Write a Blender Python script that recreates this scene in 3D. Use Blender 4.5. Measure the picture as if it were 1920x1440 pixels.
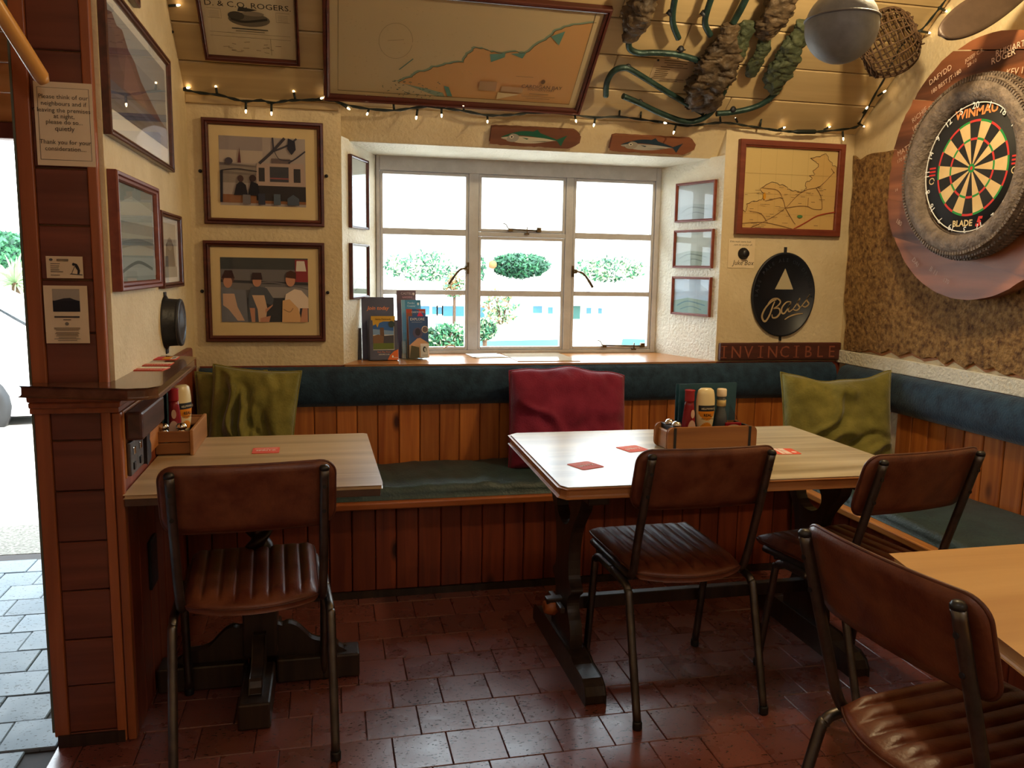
import bpy, bmesh, math, random
from mathutils import Vector, Matrix, noise, Euler
random.seed(7)
for o in list(bpy.data.objects): bpy.data.objects.remove(o)
SC = bpy.context.scene; COL = SC.collection
# ---------------------------------------------------------------- camera
F = 1540.0; CAMP = Vector((0, 0, 1.4))
def _axes(yaw, pitch, roll):
    y, p, r = [math.radians(a) for a in (yaw, pitch, roll)]
    f = Vector((math.sin(y)*math.cos(p), math.cos(y)*math.cos(p), -math.sin(p)))
    rt = Vector((math.cos(y), -math.sin(y), 0)); up = rt.cross(f)
    return (rt*math.cos(r)+up*math.sin(r), -rt*math.sin(r)+up*math.cos(r), f)
CR, CU, CF = _axes(12.7, 8.0, .95)
cam = bpy.data.cameras.new('camera'); camo = bpy.data.objects.new('camera', cam); COL.objects.link(camo)
cam.sensor_width = 36; cam.lens = F/1920*36; cam.clip_start = .05; cam.clip_end = 300
m = Matrix((CR, CU, -CF)).transposed().to_4x4(); m.translation = CAMP; camo.matrix_world = m
SC.camera = camo
SC.view_settings.view_transform = 'Standard'; SC.view_settings.look = 'None'
SC.view_settings.gamma = 1; SC.view_settings.use_curve_mapping = False
SC.view_settings.exposure = 0.33
# ---------------------------------------------------------------- light
wd = bpy.data.worlds.new('world'); SC.world = wd; wd.use_nodes = True
bg = wd.node_tree.nodes['Background']; bg.inputs[0].default_value = (.80, .93, 1.0, 1); bg.inputs[1].default_value = 7.0
def lamp(name, kind, loc, energy, color, size=.1, rot=(0, 0, 0)):
    d = bpy.data.lights.new(name, kind); d.energy = energy; d.color = color
    if kind == 'SUN': d.angle = size
    elif kind == 'AREA': d.shape = 'DISK'; d.size = size
    else: d.shadow_soft_size = size
    o = bpy.data.objects.new(name, d); o.location = loc; o.rotation_euler = rot; COL.objects.link(o); return o
s = lamp('sun', 'SUN', (8, -8, 12), 9, (1, .95, .86), .01)
s.rotation_euler = Vector((-.45, .55, -.9)).to_track_quat('-Z', 'Y').to_euler()
lamp('ceiling_lamp_light', 'POINT', (1.85, 2.45, 2.55), 46, (1, .77, .43), .05)
lamp('fill_light', 'POINT', (.2, .4, 2.35), 10, (1, .93, .90), .15)  # unseen fill light, added to lift the shadows on the near side
lamp('fill_light', 'POINT', (1.6, -.9, 2.3), 13, (1, .92, .88), .15)  # further added fill behind the camera, no lamp seen there
# ---------------------------------------------------------------- helpers
def P(x, y, ax, v):                       # image measurement -> point on a real plane of the room
    d = CF + CR*((x-960)/F) - CU*((y-720)/F)
    t = (v-CAMP[ax])/d[ax]; return CAMP + d*t
CA = math.radians(38.4); CO = Vector((0, 3.9, 2.11))
def ceilp(x, y, off=0.0):                 # measurement -> (x, up-slope) on the sloping ceiling, at a distance off below it
    n = Vector((0, math.sin(CA), math.cos(CA))); d = CF + CR*((x-960)/F) - CU*((y-720)/F)
    t = ((CO - n*off - CAMP) @ n)/(d @ n) if hasattr(Vector, '__matmul__') else 0
    q = CAMP + d*t; return q
def srgb(h):
    if isinstance(h, str):
        h = h.lstrip('#'); c = [int(h[i:i+2], 16)/255 for i in (0, 2, 4)]
    else: c = list(h)
    return tuple((x/12.92 if x <= .04045 else ((x+.055)/1.055)**2.4) for x in c)+(1,)
ROOTM = {}
def props(o, label=None, cat=None, group=None, kind=None):
    if label: o['label'] = label
    if cat: o['category'] = cat
    if group: o['group'] = group
    if kind: o['kind'] = kind
    return o
def thing(name, label=None, cat=None, loc=(0, 0, 0), rot=(0, 0, 0), group=None, kind=None):
    o = bpy.data.objects.new(name, None); o.empty_display_size = .05; COL.objects.link(o)
    o.location = loc
    if isinstance(rot, (int, float)): rot = (0, 0, rot)
    o.rotation_euler = rot
    ROOTM[o.name] = Matrix.Translation(loc) @ Euler(rot).to_matrix().to_4x4()
    return props(o, label, cat, group, kind)
def rootm(o):
    while o.parent: o = o.parent
    return ROOTM.get(o.name, Matrix.Translation(o.location))
def copy_tree(o, parent=None):
    c = o.copy(); COL.objects.link(c); c.parent = parent
    if o.name in ROOTM: ROOTM[c.name] = ROOTM[o.name].copy()
    for ch in list(o.children): copy_tree(ch, c)
    return c
def place(o, loc, rotz=0, label=None):
    o.location = loc; o.rotation_euler = (0, 0, rotz)
    ROOTM[o.name] = Matrix.Translation(loc) @ Matrix.Rotation(rotz, 4, 'Z')
    if label: o['label'] = label
    return o
def nn(p, s=1.0): return noise.noise(Vector(p)*s)
def smooth_path(pts, k=6, closed=False):
    pts = [Vector(p) for p in pts]; n = len(pts); out = []
    if n < 3: return pts
    rng = range(n if closed else n-1)
    for i in rng:
        p0 = pts[(i-1) % n] if closed or i > 0 else pts[i]
        p1 = pts[i]; p2 = pts[(i+1) % n]; p3 = pts[(i+2) % n] if closed or i+2 < n else p2
        for j in range(k):
            t = j/k
            out.append(.5*((2*p1)+(p2-p0)*t+(2*p0-5*p1+4*p2-p3)*t*t+(3*p1-p0-3*p2+p3)*t**3))
    if not closed: out.append(pts[-1])
    return out
class MB:
    def __init__(s): s.v = []; s.f = []; s.m = []; s.s = []
    def add(s, vs, fs, mi=0, M=None, sm=False):
        n = len(s.v); vs = [Vector(v) for v in vs]
        if M is not None: vs = [M @ v for v in vs]
        s.v += vs
        for f in fs: s.f.append([i+n for i in f]); s.m.append(mi); s.s.append(sm)
        return s
    def box(s, x0, x1, y0, y1, z0, z1, mi=0, M=None):
        v = [(x, y, z) for x in (x0, x1) for y in (y0, y1) for z in (z0, z1)]
        return s.add(v, [(0, 1, 3, 2), (4, 6, 7, 5), (0, 4, 5, 1), (2, 3, 7, 6), (0, 2, 6, 4), (1, 5, 7, 3)], mi, M)
    def prism(s, poly, a, b, pl='xy', mi=0, M=None, sm=False):
        def mk(u, v, w): return {'xy': (u, v, w), 'xz': (u, w, v), 'yz': (w, u, v)}[pl]
        n = len(poly); v = [mk(p[0], p[1], a) for p in poly]+[mk(p[0], p[1], b) for p in poly]
        f = [list(range(n)), list(range(2*n-1, n-1, -1))]
        s.add(v, f, mi, M); k = len(s.v)-2*n
        for i in range(n):
            j = (i+1) % n; s.f.append([k+i, k+j, k+n+j, k+n+i]); s.m.append(mi); s.s.append(sm)
        return s
    def tube(s, pts, r=.01, n=8, closed=False, mi=0, M=None, caps=True, jit=0):
        pts = [Vector(p) for p in pts]; N = len(pts)
        if N < 2: return s
        T = []
        for i in range(N):
            a = pts[i-1] if (i > 0 or closed) else pts[i]; b = pts[(i+1) % N] if (i < N-1 or closed) else pts[i]
            t = (b-a); T.append(t.normalized() if t.length > 1e-9 else Vector((0, 0, 1)))
        u = T[0].orthogonal().normalized(); vs = []; fs = []
        for i in range(N):
            u = (u-T[i]*u.dot(T[i]));
            u = u.normalized() if u.length > 1e-6 else T[i].orthogonal().normalized()
            w = T[i].cross(u); rr = r[i] if isinstance(r, (list, tuple)) else r
            for k in range(n):
                a = 2*math.pi*k/n; d = u*math.cos(a)+w*math.sin(a); q = rr
                if jit: q = rr*(1+jit*nn(pts[i]+d*rr, 1.2/max(rr, .01)))
                vs.append(pts[i]+d*q)
        for i in range(N if closed else N-1):
            for k in range(n):
                a = i*n+k; b = i*n+(k+1) % n; j = (i+1) % N
                fs.append((a, b, j*n+(k+1) % n, j*n+k))
        s.add(vs, fs, mi, M, True)
        if caps and not closed:
            k0 = len(s.v)-len(vs)
            s.f.append([k0+k for k in range(n)][::-1]); s.m.append(mi); s.s.append(False)
            s.f.append([k0+(N-1)*n+k for k in range(n)]); s.m.append(mi); s.s.append(False)
        return s
    def lathe(s, prof, n=20, c=(0, 0, 0), axis='z', mi=0, M=None, sx=1, sy=1, sm=True):
        vs = []; fs = []; c = Vector(c)
        for r, h in prof:
            for k in range(n):
                a = 2*math.pi*k/n; p = (r*math.cos(a)*sx, r*math.sin(a)*sy, h)
                if axis == 'y': p = (p[0], p[2], p[1])
                if axis == 'x': p = (p[2], p[0], p[1])
                vs.append(c+Vector(p))
        L = len(prof)
        for i in range(L-1):
            for k in range(n): fs.append((i*n+k, i*n+(k+1) % n, (i+1)*n+(k+1) % n, (i+1)*n+k))
        s.add(vs, fs, mi, M, sm); k0 = len(s.v)-len(vs)
        if prof[0][0] > 1e-5: s.f.append([k0+k for k in range(n)][::-1]); s.m.append(mi); s.s.append(False)
        if prof[-1][0] > 1e-5: s.f.append([k0+(L-1)*n+k for k in range(n)]); s.m.append(mi); s.s.append(False)
        return s
    def sphere(s, c, r, n=16, mi=0, M=None, sc=(1, 1, 1)):
        h = n//2; pr = [(max(math.sin(math.pi*i/h), 1e-4)*r, -math.cos(math.pi*i/h)*r) for i in range(h+1)]
        M2 = Matrix.Translation(c) @ Matrix.Diagonal((*sc, 1))
        return s.lathe(pr, n, (0, 0, 0), 'z', mi, (M @ M2) if M is not None else M2)
    def ribbon(s, pts, w, y=0, mi=0, M=None):          # flat stroke in the local xz plane
        pts = [Vector((p[0], p[1])) for p in pts]; n = len(pts); vs = []
        for i in range(n):
            t = (pts[min(i+1, n-1)]-pts[max(i-1, 0)]); t = t.normalized() if t.length > 0 else Vector((1, 0))
            ww = w[i] if isinstance(w, (list, tuple)) else w
            q = Vector((-t.y, t.x))*ww/2; vs += [(pts[i].x+q.x, y, pts[i].y+q.y), (pts[i].x-q.x, y, pts[i].y-q.y)]
        return s.add(vs, [(2*i, 2*i+1, 2*i+3, 2*i+2) for i in range(n-1)], mi, M)
    def flat(s, poly, y=0, mi=0, M=None):
        return s.add([(p[0], y, p[1]) for p in poly], [list(range(len(poly)))], mi, M)
    def text(s, body, size, x=0, z=0, y=0, mi=0, M=None, ext=0, align='CENTER', shear=0, off=0, sx=1, rot=0, sp=1.0):
        cu = bpy.data.curves.new('t', 'FONT'); cu.body = body; cu.size = size; cu.align_x = align; cu.extrude = ext
        cu.shear = shear; cu.offset = off; cu.resolution_u = 2; cu.space_line = sp
        o = bpy.data.objects.new('t', cu); COL.objects.link(o)
        me = bpy.data.meshes.new_from_object(o.evaluated_get(bpy.context.evaluated_depsgraph_get()))
        T = Matrix.Translation((x, y-ext, z)) @ Matrix.Rotation(-rot, 4, 'Y') @ Matrix.Rotation(math.pi/2, 4, 'X') @ Matrix.Diagonal((sx, 1, 1, 1))
        if M is not None: T = M @ T
        s.add([v.co for v in me.vertices], [list(p.vertices) for p in me.polygons], mi, T)
        bpy.data.objects.remove(o); bpy.data.curves.remove(cu); bpy.data.meshes.remove(me); return s
    def build(s, name, mats, parent=None, world=False, bevel=0, seg=2, sub=0, label=None, cat=None, group=None, kind=None, loc=None, recalc=False, solid=0):
        vs = s.v
        if world and parent is not None:
            I = rootm(parent).inverted(); vs = [I @ v for v in vs]
        org = Vector((0, 0, 0))
        if parent is None and loc is None:
            xs = [v.x for v in vs]; ys = [v.y for v in vs]; zs = [v.z for v in vs]
            org = Vector(((min(xs)+max(xs))/2, (min(ys)+max(ys))/2, min(zs)))
        if org.length > 0: vs = [v-org for v in vs]
        me = bpy.data.meshes.new(name); me.from_pydata(vs, [], s.f)
        me.polygons.foreach_set('material_index', s.m); me.polygons.foreach_set('use_smooth', s.s)
        if not isinstance(mats, (list, tuple)): mats = [mats]
        for mm in mats: me.materials.append(mm)
        if bevel or recalc:
            bm = bmesh.new(); bm.from_mesh(me)
            if recalc: bmesh.ops.recalc_face_normals(bm, faces=bm.faces)
            if bevel:
                es = [e for e in bm.edges if len(e.link_faces) == 2 and e.calc_face_angle(0) > .6]
                bmesh.ops.bevel(bm, geom=es, offset=bevel, segments=seg, affect='EDGES', profile=.5, clamp_overlap=True)
            bm.to_mesh(me); bm.free()
        me.update()
        o = bpy.data.objects.new(name, me); COL.objects.link(o)
        if parent is not None: o.parent = parent
        else: o.location = loc if loc is not None else org
        if sub:
            md = o.modifiers.new('s', 'SUBSURF'); md.levels = sub; md.render_levels = sub
        if solid:
            md = o.modifiers.new('t', 'SOLIDIFY'); md.thickness = solid; md.offset = 0
        return props(o, label, cat, group, kind)
def inst(src, loc, parent=None, rot=None, scale=None):
    c = src.copy(); COL.objects.link(c); c.location = loc; c.parent = parent
    if rot: c.rotation_euler = rot
    if scale: c.scale = scale
    return c
def rrect(x0, x1, z0, z1, r, n=5):
    o = []
    for cx, cz, a in ((x1-r, z1-r, 0), (x0+r, z1-r, 90), (x0+r, z0+r, 180), (x1-r, z0+r, 270)):
        for i in range(n+1):
            t = math.radians(a+90*i/n); o.append((cx+r*math.cos(t), cz+r*math.sin(t)))
    return o
def ell(cx, cz, rx, rz, n=24, a0=0): return [(cx+rx*math.cos(a0+2*math.pi*i/n), cz+rz*math.sin(a0+2*math.pi*i/n)) for i in range(n)]
# ---------------------------------------------------------------- materials
def newmat(name):
    m = bpy.data.materials.new(name); m.use_nodes = True; nt = m.node_tree
    return m, nt, nt.nodes['Principled BSDF'], (lambda t, **k: _nd(nt, t, **k)), nt.links.new
def _nd(nt, t, **k):
    n = nt.nodes.new('ShaderNode'+t)
    for a, b in k.items(): setattr(n, a, b)
    return n
def ramp(n, stops):
    cr = n.color_ramp
    while len(cr.elements) < len(stops): cr.elements.new(.5)
    for e, (p, c) in zip(cr.elements, stops): e.position = p; e.color = c
def objcoord(N, L, scale=(1, 1, 1), rnd=True):
    tc = N('TexCoord'); mp = N('Mapping'); mp.inputs['Scale'].default_value = scale; src = tc.outputs['Object']
    if rnd:
        oi = N('ObjectInfo'); ml = N('VectorMath', operation='SCALE'); ml.inputs[0].default_value = (37, 51, 23)
        L(oi.outputs['Random'], ml.inputs['Scale']); ad = N('VectorMath', operation='ADD'); L(src, ad.inputs[0]); L(ml.outputs[0], ad.inputs[1]); src = ad.outputs[0]
    L(src, mp.inputs['Vector']); return mp.outputs['Vector']
def mat(name, c1, c2=None, rough=.6, metal=0, scale=8, bump=0, bscale=60, detail=4, lo=.35, hi=.65, rnd=True, spec=.5, sheen=0, coat=0, stretch=(1, 1, 1), emit=0, r2=None):
    m, nt, b, N, L = newmat(name); b.inputs['Roughness'].default_value = rough; b.inputs['Metallic'].default_value = metal
    b.inputs['Specular IOR Level'].default_value = spec; b.inputs['Coat Weight'].default_value = coat
    if sheen: b.inputs['Sheen Weight'].default_value = sheen; b.inputs['Sheen Roughness'].default_value = .4
    c1 = srgb(c1); c2 = srgb(c2) if c2 else None
    b.inputs['Base Color'].default_value = c1
    if c2 or bump or r2 is not None:
        v = objcoord(N, L, stretch, rnd)
        if c2 or r2 is not None:
            nz = N('TexNoise'); nz.inputs['Scale'].default_value = scale; nz.inputs['Detail'].default_value = detail; nz.inputs['Roughness'].default_value = .6; L(v, nz.inputs['Vector'])
            if c2:
                r = N('ValToRGB'); ramp(r, [(lo, c1), (hi, c2)]); L(nz.outputs['Fac'], r.inputs['Fac']); L(r.outputs['Color'], b.inputs['Base Color'])
            if r2 is not None:
                mr = N('MapRange'); mr.inputs[1].default_value = lo; mr.inputs[2].default_value = hi; mr.inputs[3].default_value = rough; mr.inputs[4].default_value = r2
                L(nz.outputs['Fac'], mr.inputs[0]); L(mr.outputs[0], b.inputs['Roughness'])
        if bump:
            n2 = N('TexNoise'); n2.inputs['Scale'].default_value = bscale; n2.inputs['Detail'].default_value = 3; L(v, n2.inputs['Vector'])
            bp = N('Bump'); bp.inputs['Strength'].default_value = bump; bp.inputs['Distance'].default_value = .01; L(n2.outputs['Fac'], bp.inputs['Height']); L(bp.outputs['Normal'], b.inputs['Normal'])
    if emit: b.inputs['Emission Color'].default_value = c1; b.inputs['Emission Strength'].default_value = emit
    return m
def wood(name, c1, c2, grain='z', dens=30, rough=.4, knots=True, bump=.25, dark=None, coat=0, vary=.18, kscale=5, spec=.5):
    """grain stretched along one local axis, a tone of its own for every board, and knots"""
    m, nt, b, N, L = newmat(name); b.inputs['Roughness'].default_value = rough; b.inputs['Coat Weight'].default_value = coat; b.inputs['Specular IOR Level'].default_value = spec
    st = {'x': (.06, 1, 1), 'y': (1, .06, 1), 'z': (1, 1, .06)}[grain]; v = objcoord(N, L, st)
    n1 = N('TexNoise'); n1.inputs['Scale'].default_value = dens; n1.inputs['Detail'].default_value = 5; n1.inputs['Distortion'].default_value = .6; L(v, n1.inputs['Vector'])
    r = N('ValToRGB'); ramp(r, [(.3, srgb(c1)), (.68, srgb(c2))]); L(n1.outputs['Fac'], r.inputs['Fac']); col = r.outputs['Color']
    if knots:
        kst = {'x': (.45, 1, 1), 'y': (1, .45, 1), 'z': (1, 1, .45)}[grain]; v2 = objcoord(N, L, kst)
        vo = N('TexVoronoi'); vo.inputs['Scale'].default_value = kscale; L(v2, vo.inputs['Vector'])
        r2 = N('ValToRGB'); ramp(r2, [(.07, (0, 0, 0, 1)), (.19, (1, 1, 1, 1))]); L(vo.outputs['Distance'], r2.inputs['Fac'])
        mx = N('MixRGB', blend_type='MIX'); mx.inputs['Color1'].default_value = srgb(dark or '2a1208'); L(r2.outputs['Color'], mx.inputs['Fac']); L(col, mx.inputs['Color2']); col = mx.outputs['Color']
    oi = N('ObjectInfo'); mr = N('MapRange'); mr.inputs[3].default_value = 1-vary; mr.inputs[4].default_value = 1+vary; L(oi.outputs['Random'], mr.inputs[0])
    hs = N('HueSaturation'); L(mr.outputs[0], hs.inputs['Value']); L(col, hs.inputs['Color']); L(hs.outputs['Color'], b.inputs['Base Color'])
    if bump:
        bp = N('Bump'); bp.inputs['Strength'].default_value = bump; bp.inputs['Distance'].default_value = .004; L(n1.outputs['Fac'], bp.inputs['Height']); L(bp.outputs['Normal'], b.inputs['Normal'])
    return m
def glassmat(name, ior=1.45, rough=0.0, tint=(1, 1, 1, 1), extra=0.0):
    m, nt, b, N, L = newmat(name); nt.nodes.remove(b); out = nt.nodes['Material Output']
    t = N('BsdfTransparent'); t.inputs[0].default_value = tint; g = N('BsdfGlossy'); g.inputs['Roughness'].default_value = rough
    fr = N('Fresnel'); fr.inputs[0].default_value = ior; ge = N('NewGeometry'); iv = N('Math', operation='SUBTRACT'); iv.inputs[0].default_value = 1; L(ge.outputs['Backfacing'], iv.inputs[1]); ml = N('Math', operation='MULTIPLY'); L(fr.outputs[0], ml.inputs[0]); L(iv.outputs[0], ml.inputs[1]); mx = N('MixShader'); L(ml.outputs[0], mx.inputs[0]); L(t.outputs[0], mx.inputs[1]); L(g.outputs[0], mx.inputs[2]); L(mx.outputs[0], out.inputs[0]); return m
FLAT = {}
def fm(h, rough=.7):
    k = (h, rough)
    if k not in FLAT: FLAT[k] = mat('ink_'+h.strip('#'), h, rough=rough, spec=.3)
    return FLAT[k]
def paint(name, parent, box, shapes, y=0, step=.0003, label=None, M=None, thick=0, world=False):
    """flat print: shapes in 0..1 units of box=(x0,z0,w,h), one mesh"""
    x0, z0, w, h = box; mb = MB(); pal = []
    def T(p): return (x0+p[0]*w, z0+p[1]*h)
    for i, sh in enumerate(shapes):
        c = sh[0]
        if c not in pal: pal.append(c)
        mi = pal.index(c); yy = y-i*step; k = sh[1]
        if k == 'r': a, b_, c_, d_ = sh[2]; mb.flat([T((a, b_)), T((c_, b_)), T((c_, d_)), T((a, d_))], yy, mi, M)
        elif k == 'p': mb.flat([T(p) for p in sh[2]], yy, mi, M)
        elif k == 'e': a, b_, rx, rz = sh[2]; mb.flat([T(p) for p in ell(a, b_, rx, rz, 20)], yy, mi, M)
        elif k == 'l': mb.ribbon([T(p) for p in sh[2]], sh[3], yy, mi, M)
        elif k == 's': mb.ribbon([(q.x, q.y) for q in smooth_path([(*T(p), 0) for p in sh[2]], 5)], sh[3], yy, mi, M)
        elif k == 't':
            kw = sh[5] if len(sh) > 5 else {}
            q = T(sh[3]); mb.text(sh[2], sh[4], q[0], q[1], yy, mi, M, **kw)
    return mb.build(name, [fm(c) for c in pal], parent, world=world, label=label)
# ---------------------------------------------------------------- material set
M_plaster = mat('plaster_cream', 'dccaa4', 'd0bc94', rough=.75, scale=5, bump=.5, bscale=55, rnd=False)
M_reveal = mat('plaster_white', 'e6e3d4', 'dcd8c6', rough=.75, scale=5, bump=.8, bscale=70, rnd=False)
M_paint = mat('window_paint', 'c6c5c6', 'b8b7b8', rough=.45, scale=12, bump=.1, bscale=90)
M_ceil = wood('ceiling_board', 'b0976c', 'c4aa7c', 'x', 16, .5, knots=True, dark='7a5f38', vary=.06, bump=.12, kscale=1.6)
M_post = wood('pier_wood', '5c2c1a', '78402a', 'x', 22, .42, vary=.16, kscale=2.2, dark='3a160c', knots=False)
M_posttrim = wood('trim_wood', '8a4a26', 'a86034', 'z', 22, .42, vary=.08, knots=False)
M_pine = wood('stained_pine', '944c20', 'c27636', 'z', 26, .36, vary=.2, kscale=7, dark='3c1206', bump=.15)
M_pined = wood('dark_stained_pine', '64291a', '874026', 'z', 26, .42, vary=.18, kscale=7, dark='2c0e08', bump=.15)
M_rail = wood('rail_wood', '8a4520', 'b0642f', 'x', 26, .4, vary=.1, knots=False)
M_dark = wood('dark_oak', '1e1612', '382a20', 'z', 30, .38, vary=.12, knots=False)
M_sill = wood('sill_pine', 'a86f3c', 'c88d52', 'x', 14, .28, vary=.05, knots=True, kscale=1.6, dark='6a3f1c')
M_top = wood('scrubbed_table_top', '988a6e', 'd0c4a8', 'x', 15, .3, vary=.04, knots=True, kscale=1.3, dark='7a6040', bump=.3)
M_topedge = wood('table_edge', '9a6236', 'bd8450', 'x', 20, .4, vary=.05, knots=False)
M_top3 = wood('warm_table_top', 'b98a52', 'd3a76a', 'x', 10, .4, vary=.04, knots=True, kscale=1.6, dark='7a5028', bump=.2)
M_frame = wood('mahogany', '3c1a14', '5a2a20', 'x', 40, .3, vary=.08, knots=False, bump=.05)
M_redframe = wood('red_wood', '6a2a1c', '84402a', 'x', 30, .45, vary=.1, knots=False)
M_leather = mat('brown_leather', '58281a', '74422a', rough=.34, scale=14, bump=.1, bscale=160, r2=.5)
M_leather_d = mat('piping_leather', '4a2416', '5e3020', rough=.4, scale=20)
M_steel = mat('aged_steel_tube', '74706c', '5a5654', rough=.34, metal=1, scale=10, r2=.5)
M_blackp = mat('black_plastic', '17171a', rough=.4)
M_blackm = mat('black_metal', '1d1f24', '2a2c33', rough=.45, metal=.3, scale=10, bump=.2)
M_teal = mat('teal_velvet', '1b2d40', '2a4458', rough=.85, scale=18, bump=.3, bscale=120, sheen=.35, spec=.3)
M_tealseat = mat('teal_vinyl', '24363a', '2f4648', rough=.5, scale=12, bump=.3, bscale=90)
M_olive = mat('olive_velvet', '6e6830', '888040', rough=.9, scale=10, bump=.25, bscale=110, sheen=.4, spec=.2)
M_maroon = mat('maroon_cotton', '741f38', '862a44', rough=.9, scale=9, bump=.25, bscale=140, sheen=.3, spec=.2)
M_glass = glassmat('picture_glass'); M_wglass = glassmat('window_glass', 1.3)
M_mount = mat('mount_card', 'd3bb8a', 'dcc698', rough=.8, scale=3)
M_paper = mat('paper', 'e6d3b0', 'dcc7a0', rough=.8, scale=4)
M_white = mat('white_card', 'e8e8e4', rough=.6)
M_chrome = mat('chrome', 'd8d8d8', rough=.15, metal=1)
M_brass = mat('old_brass', '6e5a3c', '4a3c2a', rough=.4, metal=.9, scale=30)
M_cable = mat('cable_green', '16201c', rough=.5)
M_bulb = mat('bulb_glow', 'ffd9a0', rough=.3, emit=14)
M_rope = mat('willow', '3e2a18', '5c422a', rough=.8, scale=40, bump=.4, bscale=90)
def tilemat(name, cols, hole, rough, r2):
    m, nt, b, N, L = newmat(name); v = objcoord(N, L)
    nz = N('TexNoise'); nz.inputs['Scale'].default_value = 7; nz.inputs['Detail'].default_value = 5; L(v, nz.inputs['Vector'])
    r = N('ValToRGB'); ramp(r, [(.3, srgb(cols[0])), (.7, srgb(cols[1]))]); L(nz.outputs['Fac'], r.inputs['Fac'])
    n2 = N('TexNoise'); n2.inputs['Scale'].default_value = 75; n2.inputs['Detail'].default_value = 2
    mp = N('Mapping'); mp.inputs['Scale'].default_value = (1, 1.9, 1); mp.inputs['Rotation'].default_value = (0, 0, .6); L(v, mp.inputs['Vector']); L(mp.outputs[0], n2.inputs['Vector'])
    pit = N('ValToRGB'); ramp(pit, [(.31, (0, 0, 0, 1)), (.37, (1, 1, 1, 1))]); L(n2.outputs['Fac'], pit.inputs['Fac'])
    oi = N('ObjectInfo'); mr = N('MapRange'); mr.inputs[3].default_value = .85; mr.inputs[4].default_value = 1.15; L(oi.outputs['Random'], mr.inputs[0])
    hs = N('HueSaturation'); L(mr.outputs[0], hs.inputs['Value']); L(r.outputs['Color'], hs.inputs['Color'])
    mx = N('MixRGB'); mx.inputs['Color1'].default_value = srgb(hole); L(pit.outputs['Color'], mx.inputs['Fac']); L(hs.outputs['Color'], mx.inputs['Color2']); L(mx.outputs['Color'], b.inputs['Base Color'])
    rr = N('MapRange'); rr.inputs[1].default_value = .3; rr.inputs[2].default_value = .7; rr.inputs[3].default_value = rough; rr.inputs[4].default_value = r2; L(nz.outputs['Fac'], rr.inputs[0]); L(rr.outputs[0], b.inputs['Roughness'])
    bp = N('Bump'); bp.inputs['Strength'].default_value = .5; bp.inputs['Distance'].default_value = .004; L(pit.outputs['Color'], bp.inputs['Height'])
    b2 = N('Bump'); b2.inputs['Strength'].default_value = .25; b2.inputs['Distance'].default_value = .01; L(nz.outputs['Fac'], b2.inputs['Height']); L(bp.outputs['Normal'], b2.inputs['Normal']); L(b2.outputs['Normal'], b.inputs['Normal'])
    return m
M_tile = tilemat('red_floor_tile', ('683830', '7c463c'), '2a1714', .2, .36); M_tile.node_tree.nodes['Principled BSDF'].inputs['Coat Weight'].default_value = .5; M_tile.node_tree.nodes['Principled BSDF'].inputs['Coat Roughness'].default_value = .22
M_stone = tilemat('paving_stone', ('5c6872', '707e8a'), '3a4248', .5, .7)
M_grout = mat('grout', '2a1c18', '1e1412', rough=.8, scale=20)
# ---------------------------------------------------------------- the room
WY = 3.9; XL = -.585; XR = 2.68; PX = -.79
# floor slab + tiles
fl = thing('floor', kind='structure', loc=(1, 1, 0))
MB().box(PX, XR+.3, -2.2, 4.0, -.12, -.008).build('subfloor', M_grout, fl, world=True)
tm = MB().box(-.0804, .0804, -.0834, .0834, -.012, 0).build('floor_tile', M_tile, fl, bevel=.002, seg=1)
first = True; cnt = 0; far = MB()
for r in range(-26, 9):
    y0 = 2.398+r*.1685                      # row centre
    if y0 > 3.42 or y0 < -2.1: continue
    ox = (.0 if r % 2 == 0 else .0815)+(.012*math.sin(r*2.3))
    xl = .178+ox-6*.1625
    while xl < PX+.06: xl += .1625
    if xl-.0795 > PX+.03 and y0 > 1.35: MB().box(PX+.003, xl-.083, y0-.0822, y0+.0822, -.012, -.0005).build('floor_tile', M_tile, fl, world=True, bevel=.003, seg=1)
    for k in range(-6, 20):
        x = .178+ox+k*.1625
        if x < PX+.06 or x > XR-.02: continue
        if y0 > 1.35+max(0, .25-.25*x) and cnt < 298:
            dz = -random.random()*.0012
            if first: o = tm; o.location = Vector((x, y0, dz))-Vector((1, 1, 0)); first = False
            else: o = inst(tm, Vector((x, y0, dz))-Vector((1, 1, 0)), fl)
            cnt += 1
        else: far.box(x-.0795, x+.0795, y0-.082, y0+.082, -.012, -.001)
far.build('floor_tiles', M_tile, fl, world=True, kind='stuff')
# porch paving outside the door
pv = thing('paving', kind='structure', loc=(-1.5, 3, 0))
MB().box(-3.2, PX, 1.2, 4.25, -.12, -.012).build('paving_bed', M_grout, pv, world=True)
t2 = MB().box(-.0802, .0802, -.0830, .0830, -.016, 0).build('paving_stone', M_stone, pv, bevel=.003, seg=1); first = True
for r in range(-3, 12):
    y0 = 2.37+r*.1685
    for k in range(0, 12):
        x = -.872-(.0 if r % 2 else .08)-k*.163
        if y0 > 4.2 or x < -2.6: continue
        q = Vector((x, y0, -random.random()*.004))-Vector((-1.5, 3, 0))
        if first: t2.location = q; first = False
        else: inst(t2, q, pv)
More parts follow.
